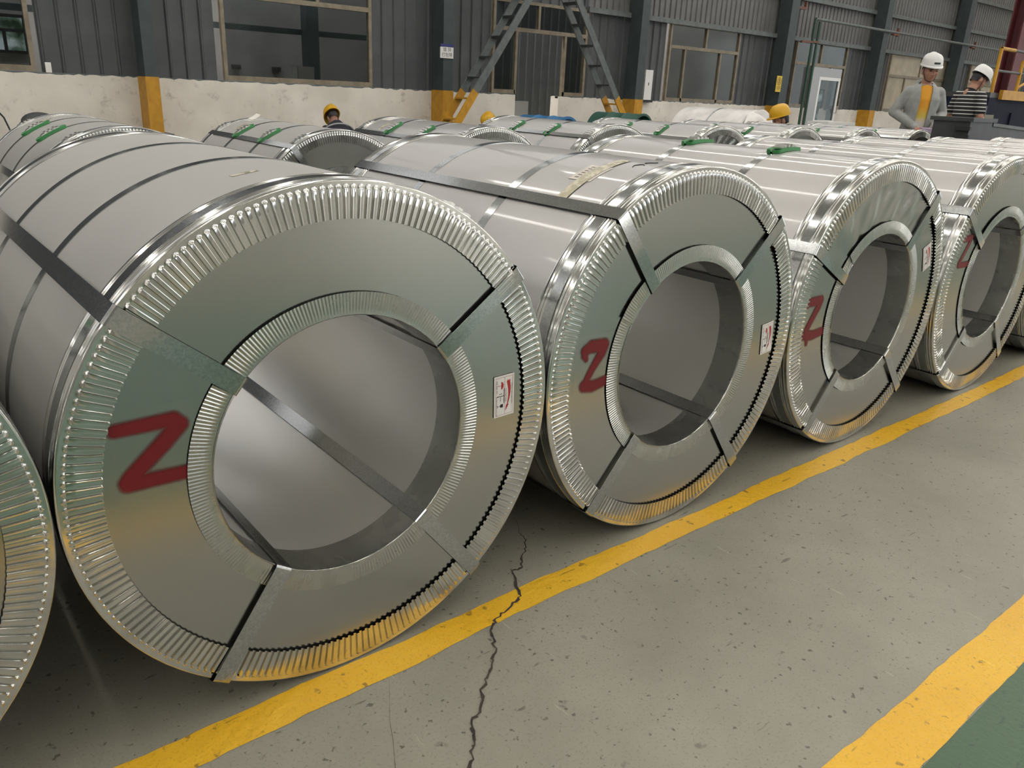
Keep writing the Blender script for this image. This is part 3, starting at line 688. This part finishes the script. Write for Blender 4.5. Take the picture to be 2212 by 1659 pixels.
def paper_tag(parent, yc, ac, wy, wa, marks=True, tape=True, pm_='tagpaper'):
    t = obj('paper_tag', cpatch(yc - wy / 2, yc + wy / 2, ac - wa / 2, ac + wa / 2, R + .0006, .0006), parent, (0, 0, ZC0), mt=M[pm_])
    if marks:
        mk = MB()
        for i in range(6):
            a = ac - wa * .36 + wa * .72 * i / 5; b = cpatch(yc + wy * .16, yc + wy * .34, a - .35, a + .35, R + .0013, .0001, 2); mk.add(b.v, b.f)
        for f in (-.42, .10, .44): b = cpatch(yc + wy * f, yc + wy * f + .001, ac - wa * .44, ac + wa * .44, R + .0013, .0001, 8); mk.add(b.v, b.f)
        for i in range(7): a = ac - wa * .44 + wa * .88 * i / 6; b = cpatch(yc - wy * .42, yc + wy * .10, a - .06, a + .06, R + .0013, .0001, 1); mk.add(b.v, b.f)
        obj('printed_grid', mk, t, mt=M['tagink'])
    if tape: obj('adhesive_tape', cpatch(yc - .030, yc + .006, ac - 14, ac + 14, R + .0016, .0004, 40), parent, (0, 0, ZC0), mt=M['tape'])
def coil(label, x, y, eye, pad=None, seal=None, cover=None, dull=False, grp='galvanised steel coils'):
    r = thing('steel_coil', label, 'steel coil', (x, y, 0), 0, grp); o = (0, 0, ZC0)
    obj('outer_wrap', wrap_dull if dull else wrap_me, r, o); obj('bore_sleeve', bore_me, r, o)
    obj('end_cover', cover or cover_me, r, o); obj('end_cover', cover_me, r, (0, L, ZC0), (0, 0, PI))
    spin = random.uniform(-.2, .2)
    obj('outer_edge_guard', og_me, r, o, (0, spin * 0, 0)); obj('outer_edge_guard', og_me, r, (0, L, ZC0), (0, 0, PI))
    obj('inner_edge_guard', ig_me, r, o, (0, spin, 0)); obj('inner_edge_guard', ig_me, r, (0, L, ZC0), (0, 0, PI))
    for a in eye: obj('eye_strap', es_me, r, o, (0, -math.radians(a), 0))
    for yy in (.42, .81): obj('girth_strap', gs_me, r, (0, yy, ZC0))
    for yy in (.0435, L - .0435): obj('rim_strap', rs_me, r, (0, yy, ZC0))
    if pad is not None:
        for yy in (.42, .81):
            p = obj('strap_pad', pad_me, r, (0, yy, ZC0), (0, -math.radians(pad), 0)); obj('strap_seal', seal_me, p, (.010, 0, 0))
    if seal is not None:
        for yy in (.0435, L - .0435): obj('strap_seal', seal_me, r, (0, yy, ZC0), (0, -math.radians(seal), 0))
    return r
c0 = coil('steel coil at the row end, next to the one with the slim sharp-cornered Z', -.6005, .005, (140, 40, -50, -130), 45, 62, dull=True)
c1 = coil('steel coil with a slim sharp-cornered red Z and a tape scrap on top', .397, 0, (141, 36.5, -51.5, -124.5), 40, 58, dull=True)
c2 = coil('steel coil with a thick dripping red Z and a taped paper tag on its wrap', 1.412, .017, (127.5, 43.5, -53, -131), 45, 58)
c3 = coil('steel coil with a bold red Z and a dented, wavy upper end cover', 2.417, .018, (151, 49, -47, -128), 93, 60, cover_bad)
c4 = coil('steel coil with a small thin red Z set high, past the dented one', 3.424, .012, (143, 44, -52, -130), 60, 60)
nth = ('first', 'second', 'third', 'fourth', 'fifth', 'sixth')
for i in range(6):
    coil('front-row steel coil, %s past the one with the small high Z' % nth[i], 4.430 + 1.006 * i, random.uniform(-.01, .03), (135 + random.uniform(-8, 8), 45, -50, -130), 60, 60)
row2 = [(.72, .935, 'back-row steel coil with paper tag, behind the coil with the slim Z'), (1.75, .93, 'back-row steel coil with white paper tag lifting, behind the thick dripping Z coil'), (2.75, .955, 'back-row steel coil with tape scraps, behind the dented cover coil'), (3.80, .98, 'back-row steel coil, second past the one with the lifting tag'), (4.94, .985, 'back-row steel coil with a wrinkled end cover, third past the lifting tag'), (6.05, .985, 'back-row steel coil, fourth past the one with the lifting tag'), (7.10, .98, 'back-row steel coil, fifth past the one with the lifting tag'), (8.18, .98, 'last back-row steel coil, beside the dark trough')]
B2 = []
for i, (x, k, lb) in enumerate(row2):
    c = coil(lb, x, 2.6, (150 if i < 1 else 128 + random.uniform(-6, 6), 45, -50, -130), 118, 116, cover_bad if i == 4 else None, dull=i < 2); c.scale = (k, k, k); B2.append(c)
# red sprayed letters
def sm(c, strokes, soft=.008): obj('spray_mark', spray(strokes, 0, soft), c, (0, 0, ZC0))['label'] = 'sprayed red letter Z'
h = .0105
sm(c1, [[(-.400, .126, .0085), (-.312, .127, .0105), (-.303, .116, .012), (-.330, .090, .0125), (-.385, .042, .0115), (-.392, .034, .010)], [(-.390, .031, .0115), (-.345, .030, .0105), (-.285, .029, .0095)]])
sm(c2, [[(-.380, .078, .011), (-.360, .086, .014), (-.318, .082, .016), (-.322, .066, .012), (-.350, .030, .0085), (-.368, .002, .0075)], [(-.380, .066, .008), (-.374, .055, .003)], [(-.374, -.012, .014), (-.345, -.018, .013), (-.285, -.008, .0095)]])
sm(c3, [[(-.430, .058, .011), (-.412, .072, .012), (-.345, .072, .014), (-.352, .052, .013), (-.378, .015, .011), (-.400, -.018, .0105)], [(-.402, -.036, .015), (-.36, -.042, .014), (-.305, -.036, .012)], [(-.390, -.045, .007), (-.386, -.068, .003)]])
sm(c4, [[(-.395, .188, .008), (-.31, .196, .009), (-.315, .180, .008), (-.372, .098, .0085)], [(-.370, .090, .009), (-.275, .089, .0085)]])
shipping_label(c1, .376, .025, 2); shipping_label(c2, .382, -.008, 7); s3 = shipping_label(c3, .346, .149, 22)
paper_tag(c2, .232, 111, .080, 10)
obj('adhesive_tape', cpatch(.20, .215, 97, 103, R + .0004, .0004), c1, (0, 0, ZC0), mt=M['tape'])
paper_tag(c1, .205, 62, .09, 11, tape=False)
for c, yc, ac in ((B2[0], 1.10, 96), (B2[1], 1.08, 96), (B2[2], 1.08, 100)): paper_tag(c, yc, ac, .11, 11, tape=False, pm_='paper'); obj('adhesive_tape', cpatch(yc - .14, yc - .11, ac + 8, ac + 22, R + .0006, .0004, 12), c, (0, 0, ZC0), mt=M['tape'])
# lifting corner of the white paper tag
t = obj('paper_flap', MB().grid([[(-.03, 0, 0), (0, 0, .012), (.03, .01, .03)], [(-.03, .09, 0), (0, .08, .016), (.028, .075, .036)]]), B2[1], (-.04, 1.06, ZC0 + R - .002), mt=M['paper'])
# black marker scrawl on the wrap beside the rim
sq = MB()
for pts in ([(.150, 103), (.158, 101.3), (.150, 99.6), (.140, 99.2), (.132, 100.2)], [(.150, 97.6), (.142, 96.2), (.134, 95.6), (.130, 94.4)]):
    P = [Vector(((R + .0008) * math.cos(math.radians(a)), y_, (R + .0008) * math.sin(math.radians(a)))) for y_, a in pts]; sq.tube(P, .0012, 5)
obj('marker_scrawl', sq, c2, (0, 0, ZC0), mt=M['ink'])
# wrapped roll by the wall
wr_ = thing('wrapped_roll', 'steel roll wrapped in white film with crumpled front, near the back wall', 'wrapped roll', (10.22, 5.93, 0), 0); RW = 0.531
obj('film_wrap', MB().lathe_y([(.2, .0), (RW - .02, .0), (RW, .02), (RW, .6), (RW, 1.25), (.2, 1.25)], 64), wr_, (0, 0, RW), mt=M['film'], smooth=True)
rows = []
for j in range(9):
    t = j / 8; rows.append([((RW * (1 - .55 * t ** 1.3) + .035 * math.sin(a * 11 + j * 1.7) * math.sin(PI * min(1, t + .12)) * .8) * math.cos(a), -.02 - .20 * t + .03 * math.sin(a * 7 + j), (RW * (1 - .55 * t ** 1.3) + .03 * math.sin(a * 13 + j)* math.sin(PI * min(1, t + .1))) * math.sin(a)) for a in [2 * PI * i / 72 for i in range(72)]])
obj('crumpled_film', MB().grid(rows, True), wr_, (0, 0, RW + .005), mt=M['film'], smooth=True)
obj('girth_strap', MB().lathe_y([(RW, -.016), (RW + .002, -.016), (RW + .002, .016), (RW, .016)], 96), wr_, (0, .62, RW), mt=M['strap'], smooth=True)

# ------------------------------------------------------------------ other things on the shop floor
def drum(name, label, cat, x, y, r, ln, mt, rz):
    t = thing(name, label, cat, (x, y, 0), rz)
    obj('shell', MB().lathe_y([(r - .02, 0), (r, .0), (r, ln * .3), (r + .012, ln * .33), (r, ln * .36), (r, ln * .64), (r + .012, ln * .67), (r, ln * .7), (r, ln), (.02, ln), (.02, ln - .02), (r - .02, ln - .02), (r - .02, 0)], 40), t, (0, 0, r + .012), mt=mt, smooth=True)
    obj('rim', MB().lathe_y([(r - .025, -.012), (r + .012, -.012), (r + .012, .015), (r - .025, .015), (r - .025, -.012)], 40), t, (0, 0, r + .012), mt=mt, smooth=True)
p = aty(1208, 250, 8.2); drum('blue_drum', 'blue plastic drum lying open near the doorway', 'drum', p.x, 8.0, p.z / 2 - .012, .8, M['bluedrum'], .25)
p = aty(1372, 244, 8.6); drum('green_drum', 'green steel drum lying open in front of a column', 'drum', p.x, 8.4, p.z / 2 - .012, .9, M['greendrum'], .25)
p = aty(1797, 263, 6.6); wbn = thing('white_bench', 'low white bench top behind the back coil row', 'bench', (p.x, 6.6, 0))
obj('bench_top', MB().box(-.45, .45, -.2, .2, p.z - .07, p.z), wbn, mt=M['white'])
for a in (-.4, .4):
    for b in (-.15, .15): obj('leg', MB().box(a - .02, a + .02, b - .02, b + .02, 0, p.z - .07), wbn, mt=M['greyframe'])
p = aty(82, 242, 8.5); hd = thing('dome_hood', 'dark grey rounded hood on a thin stand before the white wall', 'hood', (p.x, 8.5, 0)); zt = p.z
obj('hood', MB().ball((0, 0, zt - .10), (.17, .12, .10), 12), hd, mt=M['darksteel'], smooth=True); obj('stand', MB().tube([(0, 0, .03), (0, 0, zt - .1)], .015), hd, mt=M['dark'], smooth=True); obj('foot', MB().lathe_z([(.001, .03), (.16, .03), (.16, 0), (.001, 0)], 24), hd, mt=M['dark'])
p = aty(12, 258, 10.9)
tag(obj('black_cable', MB().tube([(p.x + .12, 11.4, .05), (p.x + .1, 11.3, p.z - .2), (p.x + .05, 11.38, p.z), (p.x - .03, 11.46, p.z + .12)], .012, 6), mt=M['dark'], smooth=True), 'short black cable hanging at the white wall', 'cable')

# dark trough at the end of the rows
tr = thing('steel_trough', 'long dark steel trough with ribbed end block at the row end', 'trough', (7.97, 2.08, 0))
obj('end_block', MB().box(0, .5, 0, .34, 0, 1.08).box(-.02, .53, -.03, .37, 1.08, 1.115), tr, mt=M['darksteel'])
for k in range(7): obj('rib', MB().box(-.035, 0, -.02, .12, .55 + k * .075, .585 + k * .075), tr, mt=M['dark'])
sd = lambda y0, y1: MB().add([(.5, y0, 0), (8.5, y0, 0), (8.5, y0, .72), (.5, y0, 1.05), (.5, y1, 0), (8.5, y1, 0), (8.5, y1, .72), (.5, y1, 1.05)], [(0, 1, 2, 3), (5, 4, 7, 6), (3, 2, 6, 7), (1, 5, 6, 2), (0, 3, 7, 4)])
obj('side_plate', sd(.02, .05), tr, mt=M['darksteel']); obj('side_plate', sd(.29, .32), tr, mt=M['darksteel']); obj('trough_floor', MB().box(.5, 8.5, .05, .29, .3, .34), tr, mt=M['darksteel'])
obj('top_rail', MB().bar((.53, .035, 1.06), (8.5, .035, .73), .07, .03), tr, mt=M['rail'])
# navy machine with yellow deck
mx_, my_ = 14.7, 4.6
mc = thing('deck_machine', 'navy machine base with yellow deck edge and handrails', 'machine', (mx_, my_, 0))
obj('body', MB().box(0, 7, 0, .8, 0, 1.42), mc, mt=M['navy'])
for k in range(4): obj('body_rib', MB().box(1.0 + k * .9, 1.04 + k * .9, -.03, 0, .7, 1.2), mc, mt=M['navy'])
for a, b in ((.35, 2.0), (2.25, 6.8)): obj('deck_edge', MB().box(a, b, -.06, 0, 1.40, 1.55), mc, mt=M['yellow'])
obj('deck', MB().box(0, 7, .0, .8, 1.42, 1.50), mc, mt=M['darksteel'])
for px in (.1, 1.1, 1.75, 3.6, 5.4): obj('handrail_post', MB().tube([(px, .03, 1.5), (px, .03, 2.18 if px in (.1, 3.6, 5.4) else 2.05)], .028, 8), mc, mt=M['yellow'], smooth=True)
for z in (2.18, 1.84): obj('handrail', MB().tube([(.1, .03, z), (6.8, .03, z)], .022, 8), mc, mt=M['darksteel'], smooth=True)
for a in (.1, 3.4): obj('handrail_sleeve', MB().tube([(a, .03, 2.18), (a + .55, .03, 2.18)], .03, 8), mc, mt=M['yellow'], smooth=True)
obj('handrail_brace', MB().tube([(1.1, .03, 1.95), (1.7, .03, 2.05)], .022, 8), mc, mt=M['yellow'], smooth=True); obj('handrail_brace', MB().tube([(1.1, .03, 1.6), (1.75, .03, 1.8)], .022, 8), mc, mt=M['yellow'], smooth=True)
p = aty(2118, 250, 4.2); vs = thing('valve_block', 'brass coloured valve block in front of the navy machine', 'valve block', (p.x + .45, 4.35, 0))
obj('block', MB().box(-.18, .18, -.1, .1, .85, 1.15), vs, mt=mat('dull_brass', (.14, .12, .07), rough=.5)); obj('stand', MB().box(-.05, .05, -.05, .05, 0, .85), vs, mt=M['dark'])
for a in (-.1, .08): obj('spindle', MB().tube([(a, 0, 1.15), (a, 0, 1.28)], .012, 6), vs, mt=M['rail'])
p = aty(2182, 150, 9.2); rc = thing('crane_column', 'oxide red steel column under a yellow crane beam', 'column', (p.x, 9.2, 0))
obj('shaft', MB().box(-.33, .33, -.18, -.14, 0, 5.2).box(-.33, .33, .14, .18, 0, 5.2).box(-.04, .04, -.14, .14, 0, 5.2), rc, mt=M['red']); obj('cap_plate', MB().box(-.55, .55, -.25, .25, 5.2, 5.3), rc, mt=M['red'])
cb = tag(obj('crane_beam', MB().box(p.x - .5, XR - .1, 9.0, 9.4, 5.3, 5.42).box(p.x - .5, XR - .1, 9.17, 9.23, 5.42, 6.0).box(p.x - .5, XR - .1, 9.0, 9.4, 6.0, 6.12), mt=M['yellow']), 'yellow crane beam resting on the red column', 'crane beam')
p = aty(2046, 232, 3.9); mt_ = thing('control_stand', 'light grey control box with small screen beside the dark trough', 'control box', (p.x - .15, 4.05, 0))
obj('post', MB().box(-.06, .06, -.06, .06, 0, 1.02), mt_, mt=M['greyframe']); obj('case', MB().add([(-.2, -.15, 1.02), (.2, -.15, 1.02), (.2, .15, 1.02), (-.2, .15, 1.02), (-.2, -.12, 1.12), (.2, -.12, 1.12), (.2, .15, 1.24), (-.2, .15, 1.24)], [(0, 3, 2, 1), (4, 5, 6, 7), (0, 1, 5, 4), (1, 2, 6, 5), (2, 3, 7, 6), (3, 0, 4, 7)]), mt_, mt=M['greyframe'])
obj('screen_box', MB().box(-.08, .14, .1, .15, 1.24, 1.36), mt_, mt=M['white']); obj('screen', MB().box(-.05, .05, .096, .1, 1.27, 1.33), mt_, mt=M['blue'])

# ------------------------------------------------------------------ people
def remesh(name, mb, mt, vox, smooth_it=4, cut=None, solid=0):
    me = mb.mesh(name, mt, True); o = bpy.data.objects.new('tmp', me); col.objects.link(o)
    md = o.modifiers.new('r', 'REMESH'); md.mode = 'VOXEL'; md.voxel_size = vox; md.use_smooth_shade = True
    sm_ = o.modifiers.new('s', 'SMOOTH'); sm_.iterations = smooth_it; sm_.factor = .5
    dg = bpy.context.evaluated_depsgraph_get(); dg.update(); nm = bpy.data.meshes.new_from_object(o.evaluated_get(dg)); bpy.data.objects.remove(o); nm.name = name
    nm.materials.clear(); nm.materials.append(mt)
    if cut:
        import bmesh
        bm = bmesh.new(); bm.from_mesh(nm); bmesh.ops.delete(bm, geom=[f for f in bm.faces if cut(f.calc_center_median())], context='FACES'); 
        bd = [v for v in bm.verts if v.is_boundary]
        for _ in range(14):
            new = {}
            for v in bd:
                nb = [e.other_vert(v) for e in v.link_edges if e.is_boundary]
                if len(nb) == 2: new[v] = v.co * .4 + (nb[0].co + nb[1].co) * .3
            for v, c_ in new.items(): v.co = c_
        bm.to_mesh(nm); bm.free()
    nm.polygons.foreach_set('use_smooth', [True] * len(nm.polygons)); return nm
def hand(mb, wrist, d, up, side):
    """palm and five bent fingers; d points along the hand, up is the back of the hand"""
    d = Vector(d).normalized(); up = Vector(up); up = (up - d * up.dot(d)).normalized(); s = d.cross(up) * side; w_ = Vector(wrist)
    mb.cap(w_, .026, w_ + d * .05, .024)
    for k, (o, ln) in enumerate(((-.028, .060), (-.010, .070), (.009, .066), (.027, .052))):
        a = w_ + d * .055 + s * o; mb.cap(w_ + d * .02 + s * o * .7, .014, a + d * .03, .0125)
        b = a + d * (.03 + ln * .45) - up * .010; c = b + d * ln * .28 - up * ln * .45; mb.cap(a + d * .03, .0095, b, .009); mb.cap(b, .009, c, .008)
    t0 = w_ + d * .015 - s * .024; t1 = t0 + d * .035 - s * .026 - up * .012; t2 = t1 + d * .028 - up * .012; mb.cap(t0, .014, t1, .011); mb.cap(t1, .011, t2, .009)
def person(name, label, loc, rz, lean=0, drop=0, yaw=0, nod=0, arms=None, legs='stand', vox=.007, shirt=None, jacket=None, open_front=False, hat='white', short=False, extras=None, look=True):
    """standing height about 1.75 m; front is -Y. The upper body leans about the pelvis and drops by `drop`."""
    PV = Vector((0, 0, .92))
    def U(p):
        p = Vector(p) - PV; p = Matrix.Rotation(lean, 3, 'X') @ p; return p + PV - Vector((0, 0, drop))
    HC = Vector((0, 0, 1.52))
    def Hd(p):
        p = Vector(p) - HC; p = Matrix.Rotation(yaw, 3, 'Z') @ (Matrix.Rotation(nod, 3, 'X') @ p); return U(p + HC - Vector((0, 0, .03)))
    def xf(mb, f): mb.v = [tuple(f(p)) for p in mb.v]; return mb
    A = arms or {-1: ((-.27, .03, 1.12), (-.22, -.14, .92)), 1: ((.27, .03, 1.12), (.22, -.14, .92))}
    def torso(g):
        return MB().loft([(.80, 0, 0, .150 + g, .105 + g), (.90, 0, 0, .165 + g, .115 + g), (1.02, 0, 0, .150 + g, .105 + g), (1.16, 0, 0, .160 + g, .112 + g), (1.30, 0, 0, .178 + g, .112 + g), (1.38, 0, .005, .145 + g, .092 + g), (1.43, 0, .01, .110 + g, .075 + g), (1.46, 0, .012, .065 + g, .06 + g)], 28)
    def sleeves(mb, g, fore=True):
        for s in (-1, 1):
            sh = Vector((.168 * s, .005, 1.362)); e, w_ = Vector(A[s][0]), Vector(A[s][1])
            mb.cap(sh, .060 + g, e, .045 + g)
            if fore: mb.cap(e, .045 + g, w_ - (w_ - e).normalized() * .02, .032 + g)
        return mb
    body = xf(torso(0), U)
    ar = MB(); sleeves(ar, -.004)
    for s in (-1, 1):
        e, w_ = Vector(A[s][0]), Vector(A[s][1]); d = (w_ - e).normalized(); hand(ar, w_, d, (0, 0, 1) if abs(d.z) < .8 else (0, 1, 0), s)
    xf(ar, U); body.add(ar.v, ar.f)
    hd = MB(); hd.cap((0, .012, 1.42), .058, (0, .0, 1.55), .054); hd.ball((0, .0, 1.645), (.077, .096, .108), 18); hd.ball((0, -.032, 1.585), (.058, .062, .066), 16); hd.ball((0, -.058, 1.552), (.030, .03, .026), 10)
    hd.cap((0, -.094, 1.645), .009, (0, -.113, 1.608), .0135); hd.ball((-.014, -.100, 1.604), .010, 8); hd.ball((.014, -.100, 1.604), .010, 8)
    for s in (-1, 1): hd.ball((.079 * s, .012, 1.628), (.011, .02, .031), 10); hd.ball((.040 * s, -.070, 1.615), (.026, .022, .026), 10); hd.ball((.036 * s, -.084, 1.668), (.028, .012, .010), 8)
    hd.ball((0, -.090, 1.572), (.020, .010, .008), 8); xf(hd, Hd); body.add(hd.v, hd.f)
    lg = MB()
    for s in (-1, 1):
        if legs == 'stand': hip, kn, an = U((.09 * s, 0, .88)), Vector((.10 * s, -.01, .50)), Vector((.105 * s, .02, .09))
        elif legs == 'squat': hip, kn, an = U((.09 * s, 0, .90)), Vector((.15 * s, -.40, .48)), Vector((.13 * s, -.16, .09))
        else: hip, kn, an = U((.09 * s, 0, .90)), Vector((.16 * s, -.40, .42)), Vector((.15 * s, -.62, .09))
        lg.cap(hip, .088, kn, .058); lg.cap(kn, .058, an, .038); lg.cap(an, .038, an + Vector((0, -.16, -.045)), .036)
    body.add(lg.v, lg.f)
    r = obj(name, remesh(name, body, M['skin'], vox), loc=loc, rot=(0, 0, rz)); tag(r, label, 'person')
    # trousers and shoes
    tg = MB(); sg_ = MB()
    for s in (-1, 1):
        if legs == 'stand': hip, kn, an = U((.09 * s, 0, .88)), Vector((.10 * s, -.01, .50)), Vector((.105 * s, .02, .09))
        elif legs == 'squat': hip, kn, an = U((.09 * s, 0, .90)), Vector((.15 * s, -.40, .48)), Vector((.13 * s, -.16, .09))
        else: hip, kn, an = U((.09 * s, 0, .90)), Vector((.16 * s, -.40, .42)), Vector((.15 * s, -.62, .09))
        tg.cap(hip, .104, kn, .073); tg.cap(kn, .073, an + (kn - an) * .06, .056)
        sg_.cap(an + Vector((0, .03, -.035)), .052, an + Vector((0, -.17, -.045)), .043)
    tg.ball(U((0, 0, .90)), (.182, .132, .12), 16)
    obj('trousers', remesh('trousers', tg, M['jeans'], .012), r); obj('shoes', remesh('shoes', sg_, M['shoe'], .010), r)
    if shirt:
        sh = torso(.010)
        if short:
            for s in (-1, 1):
                s0 = Vector((.178 * s, .005, 1.375)); e = Vector(A[s][0]); sh.cap(s0, .078, s0.lerp(e, .72), .066)
        xf(sh, U); obj('t_shirt', remesh('t_shirt', sh, M[shirt], .008), r)
        nb = MB().tube([(.075 * math.cos(t), .006 + .066 * math.sin(t), 1.452 + .022 * math.sin(t) ) for t in [2 * PI * i / 24 for i in range(25)]], .011, 8); xf(nb, U); obj('collar', nb, r, mt=M['blackcloth'], smooth=True)
    if jacket:
        jk = torso(.026); sleeves(jk, .014)
        for s in (-1, 1): jk.cap((.02 * s, .075, 1.44), .045, (.10 * s, .03, 1.43), .035)
        inv = Matrix.Rotation(-lean, 3, 'X')
        if open_front:
            hq = MB().tube([(.085 * math.cos(t) * 1.05, .03 + .085 * math.sin(t), 1.445 + .025 * math.sin(t)) for t in [-.55 + (PI + 1.1) * i / 22 for i in range(23)]], [.018 + .022 * math.sin(PI * i / 22) for i in range(23)], 10)
            hq.ball((0, .125, 1.40), (.09, .045, .07), 12); xf(hq, U); obj('hood', remesh('hood', hq, M[jacket], .008, 4), r)
        def cut(p):
            q = inv @ (Vector(p) + Vector((0, 0, drop)) - PV) + PV
            return (open_front and q.y < -.055 and abs(q.x + .01) < .062 + .03 * max(0, q.z - 1.3) and q.z < 1.47 and q.z > .7 and (q.y > -.19)) or q.z > 1.478
        xf(jk, U); jo = obj('jacket', remesh('jacket', jk, M[jacket], .009, 3, cut), r); so = jo.modifiers.new('thick', 'SOLIDIFY'); so.thickness = .008; so.offset = -1
    # hair, hard hat, face
    hr = MB().ball((0, .014, 1.655), (.083, .098, .100), 18); hr.ball((0, .055, 1.60), (.062, .05, .07), 12)
    hm = remesh('hair', xf(hr, Hd), M['hair'], .008, 2); 
    hinv = lambda p: (Matrix.Rotation(-nod, 3, 'X') @ (Matrix.Rotation(-yaw, 3, 'Z') @ ((inv2 @ (Vector(p) + Vector((0, 0, drop)) - PV) + PV) - HC))) + HC
    inv2 = Matrix.Rotation(-lean, 3, 'X')
    import bmesh
    bm = bmesh.new(); bm.from_mesh(hm); dele = []
    for f in bm.faces:
        q = hinv(f.calc_center_median())
        if (q.y < -.035 and q.z < 1.692) or (q.y < .03 and q.z < 1.64) or q.z < 1.56: dele.append(f)
    bmesh.ops.delete(bm, geom=dele, context='FACES'); bm.to_mesh(hm); bm.free(); obj('hair', hm, r)
    ht = MB(); n = 36; rows = []
    for t, z in ((1.0, .0), (1.0, .02), (.985, .045), (.93, .075), (.83, .10), (.66, .12), (.42, .132), (.15, .137), (.01, .138)):
        rows.append([(.112 * t * math.cos(a), .136 * t * math.sin(a), z + (.010 * math.exp(-(math.cos(a) * t / .16) ** 2) if t < .95 else 0)) for a in [2 * PI * i / n for i in range(n)]])
    ht.grid(rows, True)
    rows = [[((.110 + e * (.010 + .0) ) * math.cos(a), (.134 + e * (.010 + .034 * max(0, -math.sin(a)) ** 2)) * math.sin(a), z - .010 * e * max(0, -math.sin(a))) for a in [2 * PI * i / n for i in range(n)]] for e, z in ((0, .004), (1, .004), (1.05, -.003), (1, -.009), (0, -.009), (-.4, -.002))]
    ht.grid(rows, True)
    ht.v = [tuple(Hd(Vector((p[0], p[1], p[2] + 1.700)))) for p in ht.v]
    hat_o = obj('hard_hat', ht, r, mt=M['white' if hat == 'white' else 'yellowhat'], smooth=True, auto=1.1)
    if hat == 'white' and look:
        bd = MB().grid([[(x_, -.136 * t_ * math.sqrt(1 - (x_ / (.112 * t_)) ** 2) - .0025, 1.700 + z_) for x_ in (-.036, -.018, 0, .018, .036)] for t_, z_ in ((.998, .026), (.980, .047))]); bd.v = [tuple(Hd(Vector(p))) for p in bd.v]; obj('badge', bd, hat_o, mt=M['dark'])
    st = MB().tube([(.083, -.005, 1.69), (.080, -.02, 1.62), (.055, -.045, 1.545), (0, -.066, 1.522), (-.055, -.045, 1.545), (-.080, -.02, 1.62), (-.083, -.005, 1.69)], .004, 6); xf(st, Hd); obj('chin_strap', st, hat_o, mt=M['dark'], smooth=True)
    if look:
        for s in (-1, 1):
            e = MB().ball((.034 * s, -.0895, 1.648), (.015, .008, .0055), 8); xf(e, Hd); obj('eye', e, r, mt=M['ink'], smooth=True)
            e = MB().tube([(.016 * s, -.0985, 1.664), (.036 * s, -.098, 1.669), (.055 * s, -.086, 1.664)], [.003, .0042, .002], 6); xf(e, Hd); obj('eyebrow', e, r, mt=M['hair'], smooth=True)
        e = MB().tube([(-.025, -.0915, 1.575), (-.01, -.0985, 1.577), (.01, -.0985, 1.577), (.025, -.0915, 1.575)], [.003, .0055, .0055, .003], 8); xf(e, Hd); obj('lips', e, r, mt=M['lip'], smooth=True)
    if extras: extras(r, U, Hd)
    return r
def toward(px, fd, ground=True):
    """floor point below pixel column px at forward distance fd"""
    d = ray(px, 145.83 + .048085 * px); d = Vector((d.x, d.y, 0)).normalized(); ang = math.atan2(px - 1106, FPX)
    q = CAM + d * (fd / math.cos(ang)); return Vector((q.x, q.y, 0)), math.atan2(d.x, d.y)
p, an = toward(1985, 10.0)
def held(r, U, Hd):
    o = MB().box(-.05, .06, -.38, -.26, .955, 1.0); o.v = [tuple(U(v)) for v in o.v]; obj('held_tool', o, r, mt=M['purple'])
person('person', 'person in grey hooded jacket over a yellow-to-white shirt and white hard hat', (p.x, p.y, 0), -an + .35, lean=.10, yaw=.10, nod=.06, vox=.0065,
       arms={-1: ((-.29, .04, 1.13), (-.09, -.24, .99)), 1: ((.28, .05, 1.13), (.10, -.26, .98))}, shirt='dip', jacket='jacketgrey', open_front=True, extras=held)
p, an = toward(2080, 11.4)
person('person', 'person in black striped short-sleeved shirt and white hard hat, back turned', (p.x, p.y, 0), -an + PI - .75, lean=.12, yaw=-.15, nod=.42, vox=.0065,
       arms={-1: ((-.27, .0, 1.12), (-.20, -.22, 1.02)), 1: ((.27, .0, 1.12), (.20, -.22, 1.02))}, shirt='stripe', short=True, look=False)
def stripe_back(r, U, Hd):
    s = MB().tube([(.21 * math.cos(t), .02 + .146 * math.sin(t), 1.335) for t in [PI * i / 20 for i in range(21)]], .010, 6); s.v = [tuple(U(v)) for v in s.v]; obj('reflective_band', s, r, mt=M['reflect'], smooth=True)
p, an = toward(744, 11.6)
person('person', 'person in navy workwear and yellow hard hat sitting by the white wall', (p.x, p.y, 0), -an + PI + .35 , lean=.85, drop=.70, legs='sit', hat='yellow', vox=.010, jacket='navycloth', look=False, extras=stripe_back, arms={-1: ((-.25, -.08, 1.14), (-.14, -.32, 1.05)), 1: ((.25, -.08, 1.14), (.14, -.32, 1.05))})
p, an = toward(1108, 14.6)
person('person', 'person in yellow hard hat sitting low beside the doorway', (p.x, p.y, 0), -an - .9, lean=.75, drop=.80, legs='sit', hat='yellow', vox=.010, jacket='navycloth', look=True, arms={-1: ((-.25, -.08, 1.14), (-.14, -.32, 1.05)), 1: ((.25, -.08, 1.14), (.14, -.32, 1.05))})
p, an = toward(1724, 10.9)
person('person', 'bearded person in yellow hard hat crouching at the film-wrapped roll', (p.x, p.y, 0), -2.2, lean=.30, drop=.62, legs='squat', hat='yellow', vox=.009, jacket='navycloth', look=True, arms={-1: ((-.26, -.10, 1.16), (-.14, -.38, 1.20)), 1: ((.26, -.10, 1.16), (.14, -.38, 1.20))})
